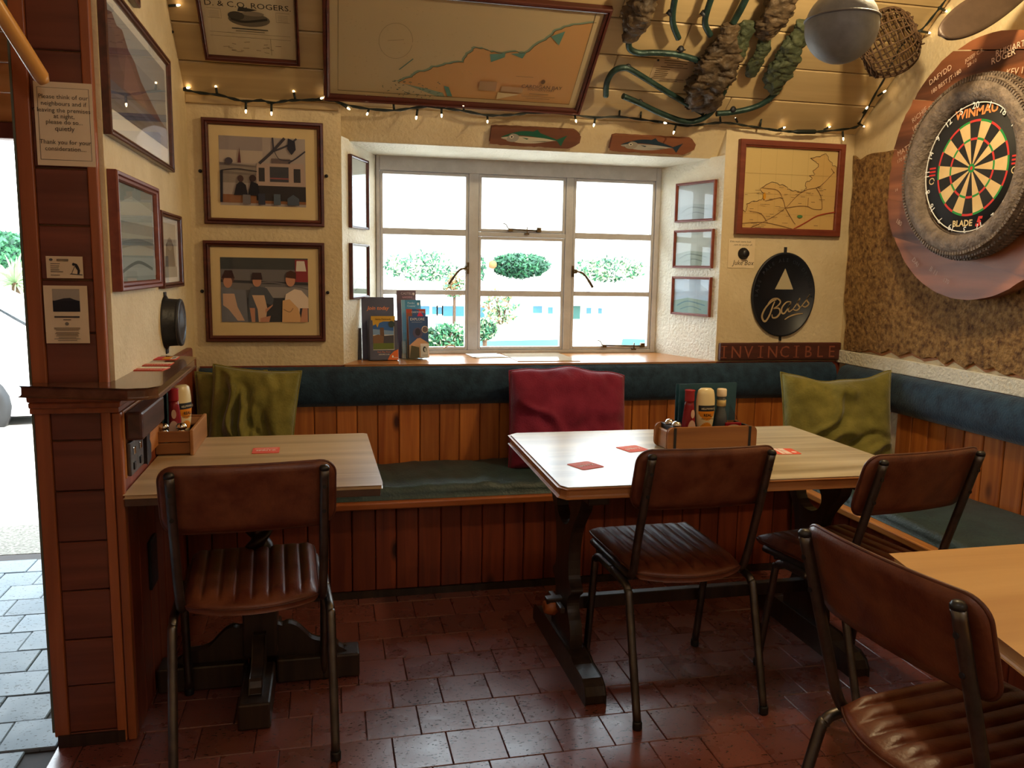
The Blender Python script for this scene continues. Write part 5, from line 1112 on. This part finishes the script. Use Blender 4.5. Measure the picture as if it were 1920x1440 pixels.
def mayo(label, x, y, z, rot=0, grp='mayonnaise bottles'):
    r = thing('mayonnaise_bottle', label, 'sauce bottle', (x, y, z), rot, grp)
    MB().lathe([(.022, 0), (.026, .004), (.026, .02), (.021, .028)], 24, sy=.7).build('cap', mat('cap_white', 'd8cfb8', rough=.4) if 'cap_white' not in bpy.data.materials else bpy.data.materials['cap_white'], r)
    MB().lathe([(.021, .028), (.027, .05), (.034, .09), (.037, .13), (.0365, .165), (.034, .19), (.030, .205), (.020, .212), (.001, .213)], 28, sy=.62).build('bottle', M_mayo, r)
    mb = MB(); N = 12
    for (z0, z1, mi) in ((.058, .128, 0), (.128, .150, 1)):
        vs = []; 
        for i in range(N+1):
            a = math.radians(-62+124*i/N)
            for zz in (z0, z1):
                rr = (.0285 if zz < .07 else .0372 if zz < .14 else .0374)
                vs.append((rr*math.sin(a)*.98, -rr*.62*math.cos(a)-.0008, zz))
        mb.add(vs, [(2*i, 2*i+2, 2*i+3, 2*i+1) for i in range(N)], mi)
    mb.build('label', [fm('d9881c'), fm('22262e')], r)
    k = MB(); k.text("HELLMANN'S", .0105, 0, .135, -.0250, 0, sx=.85); k.text('REAL', .0145, 0, .109, -.0250, 1, off=.0004); k.text('MAYONNAISE', .0078, 0, .098, -.0246, 1); k.text('- - - - - - - -', .006, 0, .088, -.024, 1); k.build('label_lettering', [fm('e0d4b4'), fm('2a1c10')], r)
# crate on the middle table
cr = thing('condiment_crate', 'wooden condiment crate with rounded ends and black straps on the middle table', 'crate', (1.37, 2.785, .7485), 0, 'condiment crates')
MB().prism([(p[0], p[1]) for p in rrect(-.175, .175, 0, .088, .02)], -.065, -.052, 'xz').build('front_board', M_crate, cr, bevel=.002)
MB().prism([(p[0], p[1]) for p in rrect(-.175, .175, 0, .088, .02)], .052, .065, 'xz').build('back_board', M_crate, cr, bevel=.002)
for s in (-1, 1): MB().box(s*.158-.007, s*.158+.007, -.052, .052, .002, .072).build('end_board', M_cratee, cr, bevel=.004)
MB().box(-.15, .15, -.052, .052, .001, .012).build('base_board', M_crate, cr)
for s in (-1, 1): MB().box(s*.148-.005, s*.148+.005, -.0665, .0665, .001, .089).build('iron_strap', M_blackm, cr)
z0 = .7605
shaker('salt shaker with domed chrome top in the middle crate, nearer the front', 1.243, 2.757, z0); shaker('chrome-topped shaker at the back left of the middle crate', 1.236, 2.805, z0)
ketchup('dark red ketchup bottle beside the shakers in the middle crate', 1.302, 2.785, z0)
mayo('upside-down mayonnaise bottle with orange label in the middle crate', 1.366, 2.785, z0)
r = thing('vinegar_bottle', 'clear vinegar bottle with cream cap and neck label in the middle crate', 'bottle', (1.438, 2.80, z0), 0)
MB().lathe([(.022, 0), (.024, .004), (.024, .09), (.0225, .105), (.0165, .13), (.0155, .15), (.0155, .178)], 22).build('bottle', mat('vinegar_glass', '4a5054', '5c6264', rough=.08), r)
MB().lathe([(.0175, .178), (.0185, .182), (.0185, .203), (.016, .207), (.001, .207)], 22).build('cap', mat('cap_cream', 'e6d2b4', rough=.4), r)
MB().lathe([(.0175, .142), (.0172, .165)], 22).build('neck_label', mat('neck_label', 'c9b078', 'b09450', rough=.6, scale=60), r)
r = thing('sauce_sachets', 'red sauce sachets and clear wrapper standing in the right of the middle crate', 'sachets', (1.475, 2.772, z0), 0)
MB().box(-.035, .03, -.012, -.004, 0, .085).build('sachet', M_ketch, r, bevel=.003); MB().box(-.03, .035, .0, .008, 0, .08).build('sachet', M_ketch, r, bevel=.003)
paint('label', r, (-.033, .055, .06, .026), [('b8a284', 'e', (.5, .35, .5, .5)), ('4a2a20', 't', 'SAUCE', (.5, .2), .012)], y=-.0125)
MB().prism([(-.02, .0), (.03, .0), (.028, .09), (-.01, .15)], .01, .011, 'xz').build('wrapper', glassmat('clear_film', 1.5, .15, (.86, .84, .84, 1)), r)
def menu(label, x, y, z, w, h, rz, grp='menu cards'):
    r = thing('menu_card', label, 'menu', (x, y, z), rz, grp)
    MB().box(-w/2, w/2, -.002, .0005, 0, h).build('front_cover', M_menu, r); Mx = Matrix.Translation((w/2, 0, 0)) @ Matrix.Rotation(.12, 4, 'Z')
    MB().box(-w, 0, .002, .0045, 0, h*1.005, 0, Mx).build('back_cover', M_menu, r)
    k = MB(); k.text('Food', .022, -w*.02, h*.52, -.0024, shear=.3, off=.0002); k.text('Menu', .020, -w*.08, h*.36, -.0024, shear=.3)
    k.build('lettering', fm('b8c0b4'), r)
menu('dark teal menu standing at the back of the middle crate', 1.395, 2.842, z0, .25, .222, .02)
menu('narrow teal menu edge standing in the left wall crate', -.556, 3.06, .763, .17, .20, math.radians(87))
# crate on the left table
cr = thing('condiment_crate', 'wooden condiment crate with planked end on the left table against the wall', 'crate', (-.522, 3.085, .7485), 0, 'condiment crates')
M_cy = wood('crate_wood_y', '8a5a30', 'b47e48', 'y', 12, .45, vary=.1, knots=True, dark='4a2a14', kscale=4)
for s in (-1, 1): MB().box(s*.062-.006, s*.062+.006, -.165, .165, 0, .088).build('side_board', M_cy, cr, bevel=.003)
for z_ in (.006, .046): MB().box(-.056, .056, -.158, -.146, z_, z_+.037).build('end_plank', M_crate, cr, bevel=.002, seg=1)
MB().box(-.056, .056, .146, .158, .004, .086).build('end_plank', M_crate, cr, bevel=.002)
MB().box(-.056, .056, -.146, .146, .001, .012).build('base_board', M_crate, cr)
MB().box(-.056, .056, .02, .146, .072, .08).build('lid_board', M_crate, cr, bevel=.002)
shaker('round chrome-topped shaker at the front left of the wall crate', -.556, 2.965, z0); shaker('round chrome-topped shaker at the front right of the wall crate', -.498, 2.965, z0)
ketchup('dark red ketchup bottle in the left wall crate', -.530, 3.015, z0); mayo('white mayonnaise bottle behind the ketchup in the left wall crate', -.510, 3.065, z0, .9)
# beer mats
def beermat(label, px, z, shapes, grp):
    q = [P(x, y, 2, z) for x, y in px]; c = (q[0]+q[1]+q[2]+q[3])/4
    u = ((q[1]-q[0])+(q[2]-q[3])).normalized(); ang = math.atan2(u.y, u.x)
    r = thing('beer_mat', label, 'beer mat', (c.x, c.y, z), ang, grp); s = .046
    MB().prism([(p[0], p[1]) for p in rrect(-s, s, -s, s, .008)], 0, .0014, 'xy').build('card', fm('e05c44'), r)
    M0 = Matrix.Translation((0, 0, .0016)) @ Matrix.Rotation(-PI/2, 4, 'X')
    paint('print', r, (-s, -s, 2*s, 2*s), shapes, y=0, M=M0); return r
sz = [('e0604a', 'r', (.03, .03, .97, .97)), ('ec806c', 'r', (.08, .62, .92, .92)), ('f4dccc', 't', 'SPRITZ', (.5, .38), .022, {'off': .0006}), ('f4dccc', 't', 'it is', (.5, .68), .012)]
Tz = .7486
beermat('orange-red beer mat lying flat on the left table', [(468, 840), (525, 838), (528, 850), (474, 852)], Tz, sz, 'orange beer mats')
beermat('orange beer mat at the left end of the middle table', [(1060, 872), (1105, 864), (1134, 876), (1092, 881)], Tz, sz, 'orange beer mats')
beermat('orange beer mat just left of the middle crate', [(1153, 840), (1192, 836), (1222, 843), (1178, 848)], Tz, sz, 'orange beer mats')
beermat('orange and cream beer mat right of the middle crate', [(1440, 842), (1495, 841), (1503, 852), (1446, 852)], Tz, [('e0583c', 'r', (.03, .03, .97, .97)), ('f0d8c8', 'r', (.2, .03, .62, .97)), ('d8503c', 'l', [(.36, .05), (.36, .95)], .003), ('6a4030', 't', 'PINT', (.5, .5), .014, {'sx': .7}), ('f4dccc', 'e', (.8, .3, .1, .12))], 'orange beer mats')
lm = [('e4dcc8', 'r', (.02, .02, .98, .98)), ('c83c34', 'r', (.02, .02, .98, .5)), ('f0dcc8', 't', 'MENABREA', (.5, .14), .016, {'off': .0003}), ('5a5248', 't', 'BIRRERIA', (.5, .66), .013)]
beermat('red and white beer mat on the ledge, nearest the pier', [(252, 686), (325, 687), (315, 697), (243, 698)], 1.0702, lm, 'red beer mats on the ledge')
beermat('red and white beer mat on the ledge, middle of the row', [(268, 679), (331, 679), (323, 687), (256, 688)], 1.0702, lm, 'red beer mats on the ledge')
beermat('red, yellow and white beer mat on the ledge, farthest of the row', [(283, 669), (341, 669), (332, 675), (274, 676)], 1.0702, [('c83c44', 'r', (.02, .02, .5, .98)), ('d89c30', 'r', (.48, .1, .74, .9)), ('e4dcd0', 'r', (.76, .05, .97, .95)), ('8a8a88', 'e', (.86, .5, .07, .3))], 'red beer mats on the ledge')
# brochures on the sill
SZ = .9435
r = thing('leaflet_box', 'slate blue cardboard leaflet dispenser reading Join today on the window sill', 'leaflet holder', (.255, 4.055, SZ), (math.radians(-6), 0, math.radians(6)))
M_slate = mat('slate_card', '4a4e66', '52566e', rough=.6)
MB().box(-.085, .075, .0, .055, 0, .30).build('back_panel', M_slate, r, bevel=.001, seg=1) if False else MB().box(-.085, .075, .045, .05, .0, .312).build('back_panel', M_slate, r)
MB().box(-.062, .078, -.03, -.027, 0, .05).box(-.062, -.045, -.03, -.027, .05, .195).box(.062, .078, -.03, -.027, .05, .195).box(-.062, -.059, -.03, .045, 0, .195).box(.075, .078, -.03, .045, 0, .195).box(-.062, .078, -.03, .045, 0, .004).build('pocket', M_slate, r)
paint('print', r, (-.085, 0, .16, .312), [('e08a5c', 't', 'Join today', (.5, .80), .026, {'shear': .25, 'off': .0004})], y=.0445)
paint('pocket_print', r, (-.062, 0, .14, .195), [('d8703c', 'p', [(.62, .0), (1, 0), (1, .27), (.85, .22), (.7, .12)]), ('e08a5c', 't', 'Park, Play, Picnic', (.5, .19), .0095), ('e8e4e0', 't', 'LEISURE.CLUB', (.5, .13), .0085), ('f0ece8', 'e', (.80, .09, .03, .03)), ('f0ece8', 't', 'leisure', (.91, .05), .0085)], y=-.0304)
MB().box(-.044, .061, -.026, -.008, .005, .215).build('brochure_stack', M_white, r)
paint('brochure_cover', r, (-.052, .05, .118, .165), [('c9a040', 'r', (0, .84, 1, 1)), ('3a68b0', 'r', (.07, .45, .93, .84)), ('7a9cc8', 'p', [(.07, .45), (.93, .45), (.93, .56), (.07, .62)]), ('6a5448', 'p', [(.36, .35), (.36, .66), (.52, .66), (.54, .35)]), ('7c604c', 'p', [(.07, .2), (.07, .42), (.30, .46), (.5, .40), (.93, .42), (.93, .2)]), ('4a4c58', 'p', [(.5, .2), (.52, .42), (.93, .44), (.93, .2)]), ('64743c', 'r', (.07, .02, .93, .2)), ('c9a040', 'p', [(.07, .84), (.07, .72), (.2, .76), (.26, .66), (.34, .8), (.5, .84)]), ('3c4c50', 'e', (.84, .76, .13, .10)), ('2a2a2c', 't', 'Santa Peninsula', (.5, .885), .0125)], y=-.0268)
MB().prism([(-.02, .0), (.0, .0), (.03, .13), (-.03, .16)], -.045, -.043, 'yz').build('side_flap', M_slate, r) if False else MB().box(-.125, -.09, .04, .044, 0, .16).build('side_flap', M_blackp, r)
# acrylic rack with leaflets, stepped
rk = thing('acrylic_rack', 'clear acrylic leaflet rack standing beside the slate dispenser on the sill', 'leaflet holder', (.42, 4.09, SZ), (math.radians(-7), 0, math.radians(10)))
M_acr = glassmat('acrylic', 1.49, .02, (.93, .97, .97, 1))
for k in range(4):
    y_ = .055-.032*k; h_ = .17-.035*k
    MB().box(-.055, .055, y_-.0075, y_-.006, .004, h_).build('front_sheet', M_acr, rk)
for s in (-1, 1): MB().box(s*.056-.0008, s*.056+.0008, -.05, .075, 0, .09).build('side_sheet', M_acr, rk)
MB().box(-.057, .057, -.052, .076, 0, .003).build('base', M_acr, rk); MB().box(-.056, .056, .074, .076, 0, .2).build('back_sheet', M_acr, rk)
for k, (lab, w0, top, dx, shp) in enumerate((('purple-grey leaflet at the top back of the clear rack', .10, .348, -.015, [('6a5a66', 'r', (0, 0, 1, 1)), ('c8b8c0', 't', 'CASTELL', (.55, .94), .017), ('d8a0b0', 't', 'GARDENS', (.55, .89), .012), ('e0d8dc', 'e', (.88, .95, .05, .02))]),
        ('sky blue leaflet second from the back of the clear rack', .10, .298, .0, [('4a8cb4', 'r', (0, 0, 1, 1)), ('7ab0cc', 'r', (0, 0, .18, 1)), ('c8e0ec', 't', 'Pembs', (.5, .93), .014), ('c8e0ec', 't', 'Coastal', (.5, .88), .014), ('e0f0f8', 'e', (.86, .93, .05, .025))]),
        ('red and blue leaflet third from the back of the clear rack', .10, .250, .014, [('b04c3a', 'r', (0, 0, 1, 1)), ('8a5a44', 'r', (0, 0, .3, .92)), ('3c5c8c', 'p', [(.3, .8), (1, .8), (1, .9), (.5, 1), (.3, 1)]), ('c83450', 'p', [(.5, .8), (.95, .8), (.7, .98)]), ('e0e0e8', 't', 'OAKWOOD', (.6, .92), .012)]),
        ('blue leaflet with round pictures reading Explore, front of the clear rack', .10, .212, .016, [('3c5c94', 'r', (0, 0, 1, 1)), ('c8a084', 'p', [(0, 0), (1, 0), (1, .35), (.5, .5), (0, .3)]), ('58503e', 'p', [(0, 0), (.5, 0), (.5, .25), (.1, .3)]), ('dce4ec', 't', 'EXPLORE', (.45, .9), .018), ('b4c4dc', 't', 'North Pembrokeshire', (.42, .85), .006), ('58587c', 'e', (.45, .6, .26, .13)), ('3c3c50', 'e', (.45, .62, .14, .09)), ('e0d8d0', 'e', (.82, .68, .17, .085)), ('6c6470', 'e', (.82, .68, .14, .07)), ('e4dce0', 'r', (.56, .01, .98, .34)), ('1c2438', 'e', (.77, .2, .09, .07)), ('e4e4e8', 'e', (.79, .19, .04, .05)), ('40486c', 'l', [(.64, .06), (.9, .06)], .0016)]))):
    q = rk.location+Vector((0, 0, 0)); Mr = ROOTM[rk.name]; lo = Mr @ Vector((dx, .0625-.032*k, .006))
    r = thing('leaflet', lab, 'leaflet', lo, (math.radians(-7), 0, math.radians(10)), 'leaflets in the clear rack')
    MB().box(-w0/2, w0/2, -.002, .002, 0, top-.006).build('paper', M_white, r); paint('print', r, (-w0/2, 0, w0, top-.006), shp, y=-.0024)
r = thing('folded_papers', 'small pale folded leaflets lying flat on the sill below the middle window', 'papers', (.83, 4.17, SZ), math.radians(4))
MB().box(-.095, .075, -.05, .12, 0, .0025).box(-.11, .06, -.04, .13, .003, .005).build('leaflet', M_white, r)
r = thing('clear_folder', 'large flat glossy clear folder lying on the window sill', 'folder', (1.075, 4.12, SZ), math.radians(1))
MB().prism([(-.16, -.17), (.16, -.19), (.155, .19), (-.16, .19)], 0, .004).build('cover', mat('folder_gloss', 'd0c0a8', rough=.08), r)
# screws on the back wall by the frames
# ================================================================ OUTSIDE
M_conc = mat('concrete', 'b8b4ac', 'c6c2ba', rough=.9, scale=6); M_wwall = mat('white_render', 'e0e0dc', rough=.8)
g = MB(); prof = [(4.25, -.02), (6, -.03), (9.5, -.12), (13, -1.0), (26, -1.1), (27, -1.1), (80, -1.1)]
for (ya, za), (yb, zb) in zip(prof, prof[1:]): g.add([(-40, ya, za), (60, ya, za), (60, yb, zb), (-40, yb, zb)], [(0, 1, 2, 3)])
g.build('ground', M_conc, kind='structure')
MB().box(-3.2, -.8, 4.26, 4.75, -.03, -.012).build('ground_gravel', mat('gravel', '5a564e', '8a867c', rough=.9, scale=60, bump=.8, bscale=80), kind='structure')
# porch header boards and jamb beyond the door
ph = thing('porch_front', 'orange-brown boarded wall above the open doorway at the top left', 'porch wall', (-1.8, 3.98, 1.97))
for k in range(9): MB().box(-3.1, PX-.01, 3.955-random.random()*.002, 3.985, 1.975+.1215*k, 1.975+.1215*k+.119).build('board', wood('porch_board', 'b06a34', 'cc8850', 'x', 14, .5, vary=.1, knots=False) if k == 0 else bpy.data.materials['porch_board'], ph, world=True, bevel=.004, seg=1)
MB().box(-3.1, PX-.01, 3.93, 4.0, 1.905, 1.972).build('header_beam', mat('header_red', '5c2418', rough=.5), ph, world=True, bevel=.004)
MB().box(-3.1, -2.35, 3.95, 4.05, 0, 1.905).build('side_wall', M_pined, ph, world=True)
MB().box(-3.2, PX-.02, 1.2, 4.0, 3.1, 3.2).build('porch_roof', M_dark, kind='structure')
MB().box(-3.3, -3.2, 1.2, 4.0, -.1, 3.2).box(-3.2, PX-.02, 1.1, 1.2, -.1, 3.2).build('wall_porch', M_pined, kind='structure')
def leafy(name, label, cat, c, size, n, cols, ls, group=None, stem=True, seed=1, kind=None, base=0):
    random.seed(seed); up_ = c[2]-base if base else 0; r = thing(name, label, cat, (c[0], c[1], c[2]-up_), 0, group); mb = MB()
    for i in range(n):
        while True:
            p = Vector((random.uniform(-1, 1), random.uniform(-1, 1), random.uniform(-1, 1)))
            if p.length < 1 and p.length > .35 and nn(p*2.2+Vector((seed*3., 0, 0))) > -.22: break
        q = Vector((p.x*size[0], p.y*size[1], up_+size[2]+p.z*size[2])); a = Vector((random.gauss(0, 1), random.gauss(0, 1), random.gauss(0, 1))).normalized(); b_ = a.orthogonal().normalized()
        s = ls*random.uniform(.6, 1.3); mb.add([q-a*s, q+b_*s*.5, q+a*s, q-b_*s*.5], [(0, 1, 2, 3)], random.randrange(len(cols)))
    mb.build('foliage', cols, r, kind='stuff')
    if stem:
        st = MB()
        for k in range(5): a = random.uniform(0, 6.28); st.tube([(0, 0, 0), (0, 0, up_+.01), (size[0]*.3*math.cos(a), size[1]*.3*math.sin(a), up_+size[2]*.8), (size[0]*.6*math.cos(a), size[1]*.6*math.sin(a), up_+size[2]*1.4)], [.04, .03, .02, .01], 5)
        st.build('stems', M_rope, r)
    return r
G1 = mat('leaf_green', '163a2a', '22503a', rough=.8); G2 = mat('leaf_mid', '2c6440', '3a7c50', rough=.8); G3 = mat('leaf_pale', '8aa078', rough=.8); G4 = mat('leaf_rust', 'a8784c', rough=.8)
def px_leaf(name, label, cat, x0, y0, x1, y1, Y, n, cols, ls, grp, seed, ground=None, depth=None, **k):
    a, b_ = P(x0, y0, 1, Y), P(x1, y1, 1, Y); cx_ = (a.x+b_.x)/2
    return leafy(name, label, cat, (cx_, Y, b_.z), (abs(b_.x-a.x)/2, depth or abs(b_.x-a.x)*.25, (a.z-b_.z)/2), n, cols, ls, grp, seed=seed, **k)
# hillside terrace wall with hedges
MB().box(-30, 40, 25.7, 26.1, -1.1, 1.15).build('terrace_wall', M_wwall, kind='structure')
MB().add([(-30, 26.1, 1.15), (40, 26.1, 1.15), (40, 60, 5.5), (-30, 60, 5.5)], [(0, 1, 2, 3)]).build('ground_hill', mat('pale_field', 'cfcabc', 'dad6c8', rough=.9, scale=.4), kind='structure')
HG = 'hedges beyond the window'
px_leaf('hedge', 'dense green hedge in the middle of the view through the centre window', 'hedge', 918, 474, 1032, 522, 25, 2600, [G1, G1, G2], .085, HG, 3, stem=False, depth=.6)
px_leaf('hedge', 'sparse green hedge beyond the left window light', 'hedge', 716, 466, 860, 532, 25, 650, [G1, G2, G3], .08, HG, 4, stem=False, depth=.6)
px_leaf('hedge', 'broken green hedge beyond the right window light', 'hedge', 1078, 478, 1212, 530, 25, 900, [G1, G2, G3, G3], .08, HG, 5, stem=False, depth=.6)
px_leaf('hedge', 'short piece of green hedge between left mullion and the dense hedge', 'hedge', 888, 476, 910, 528, 25.0, 200, [G1, G2], .08, HG, 6, stem=False, depth=.5)
px_leaf('shrub', 'green shrub at the foot of the left window, above the brochures', 'shrub', 795, 606, 880, 662, 9, 1500, [G1, G2, G2, G3], .035, 'shrubs and small trees outside', 7, base=-.1)
px_leaf('shrub', 'green shrub at the lower left of the centre window', 'shrub', 886, 595, 932, 640, 10, 700, [G1, G2, G3], .035, 'shrubs and small trees outside', 8, base=-.2)
px_leaf('small_tree', 'thin pale tree with rusty leaves in the centre window', 'tree', 905, 540, 972, 612, 15, 420, [G3, G4, G2, G3], .05, 'shrubs and small trees outside', 9, base=-.8)
px_leaf('small_tree', 'thin rusty-leaved tree at the right edge of the left window', 'tree', 828, 508, 876, 560, 16, 330, [G3, G4, G2], .05, 'shrubs and small trees outside', 10, base=-1.0)
px_leaf('hedge', 'green hedge seen at the left through the open doorway', 'hedge', -70, 432, 60, 502, 15, 3200, [G1, G2, G2], .06, HG, 11, stem=False, depth=1.2)
# round road sign post
a = P(923, 496, 1, 20); r = thing('road_sign', 'orange round-topped sign on a thin post in front of the hedge', 'sign', (a.x, 20, -1.1), 0)
MB().lathe([(.04, 0), (.04, a.z+1.1)], 8).build('post', M_wwall, r); MB().lathe([(.001, 0), (.10, 0), (.10, .03), (.001, .03)], 24, (0, -.06, a.z+1.1), 'y').build('sign_face', mat('sign_orange', '8a5a30', rough=.7), r)
# long low white building with blue-looking windows
BY = 22.0
bld = thing('harbour_building', 'long low white building with blue windows seen across the yard', 'building', (5, BY+2, -1.1), 0)
MB().box(-2, 13, BY, BY+4, -1.1, .42).build('walls', M_wwall, bld, world=True); MB().prism([(BY-.3, .42), (BY+4.3, .42), (BY+2, 1.0)], -2.2, 13.2, 'yz').build('roof', mat('pale_roof', 'bab4ae', rough=.9), bld, world=True)
M_bw = mat('far_glass', '245a80', '34749c', rough=.3, scale=.8); M_bt = mat('far_teal', '1c5048', rough=.5)
for i, (x0, y0, x1, y1) in enumerate(((786, 574, 805, 590), (810, 575, 818, 589), (821, 576, 828, 589), (831, 574, 871, 593), (899, 576, 908, 600), (999, 574, 1016, 587), (1027, 576, 1036, 588), (1074, 573, 1087, 598), (1099, 577, 1108, 588), (1121, 578, 1128, 588))):
    a, b_ = P(x0, y0, 1, BY-.02), P(x1, y1, 1, BY-.02)
    f = MB().box(a.x-.04, b_.x+.04, BY-.04, BY+.02, b_.z-.04, a.z+.04).build('window_frame', M_wwall, bld, world=True); MB().box(a.x, b_.x, BY-.05, BY-.035, b_.z, a.z).build('pane', M_bt if i == 7 else M_bw, f, world=True)
# parked cars
M_carw = mat('car_white', 'd8dadc', rough=.25, coat=.5); M_cglass = mat('car_glass', '1c4a5c', '2a6478', rough=.1, scale=2)
def car(label, loc, rz):
    r = thing('parked_car', label, 'car', loc, rz, 'parked cars outside')
    body = [(-2.1, .30), (-2.15, .55), (-2.05, .78), (-1.5, .86), (-1.05, 1.30), (-.4, 1.46), (.6, 1.44), (1.3, 1.30), (1.85, .95), (2.1, .88), (2.15, .5), (2.1, .28)]
    MB().prism([(p.x, p.y) for p in smooth_path([(a, b_, 0) for a, b_ in body], 3)], -.85, .85, 'xz').build('body', M_carw, r, bevel=.08, seg=3)
    MB().prism([(-1.38, .90), (-1.0, 1.27), (-.15, 1.38), (-.15, .90)], -.862, .862, 'xz').prism([(-.05, .90), (-.05, 1.38), (.65, 1.36), (1.25, 1.22), (1.55, .92)], -.862, .862, 'xz').build('side_window', M_cglass, r)
    MB().add([(-1.50, -.70, .89), (-1.50, .70, .89), (-1.04, .62, 1.33), (-1.04, -.62, 1.33)], [(0, 1, 2, 3)]).build('windscreen', M_cglass, r).location.z = .012
    MB().add([(1.88, -.66, .98), (1.88, .66, .98), (1.36, .6, 1.31), (1.36, -.6, 1.31)], [(0, 1, 2, 3)]).build('rear_window', M_cglass, r).location.z = .012
    MB().box(-2.2, 2.2, -.8, .8, .2, .34).build('bumper', M_blackp, r, bevel=.03)
    for x_ in (-1.3, 1.35):
        for y_ in (-.80, .80): MB().lathe([(.001, -.1), (.2, -.1), (.31, -.09), (.32, 0), (.31, .09), (.2, .1), (.001, .1)], 20, (x_, y_, .32), 'y').build('wheel', M_blackp, r)
    return r
car('white car parked outside the open doorway on the left', (-4.55, 8.7, -.22), math.radians(8))
a = P(900, 632, 1, 12); car('white car roof low in the centre window', (a.x+.2, 12.0, a.z-1.30), math.radians(100))
a = P(1130, 636, 1, 12); car('white car roof low in the right window', (a.x+1.2, 12.6, a.z-1.32), math.radians(70))
# cordyline palm beyond the doorway
a = P(26, 530, 1, 11.5); r = thing('cabbage_palm', 'spiky pale-leaved palm outside the open doorway', 'palm', (a.x, 11.5, -.6), 0); random.seed(21)
MB().tube([(0, 0, 0), (.02, 0, a.z+.6)], [.07, .05], 8).build('trunk', M_rope, r); lf = MB()
for k in range(70):
    t = random.uniform(0, 6.28); el = random.uniform(-.5, 1.4); L_ = random.uniform(.3, .5); d = Vector((math.cos(t)*math.cos(el), math.sin(t)*math.cos(el), math.sin(el))); s = d.orthogonal().normalized()*.014; b0 = Vector((.02, 0, a.z+.6)); lf.add([b0-s, b0+d*L_*.6-s, b0+d*L_+Vector((0, 0, -.06)), b0+d*L_*.6+s, b0+s], [(0, 1, 2, 3, 4)])
lf.build('leaves', G3, r, kind='stuff')
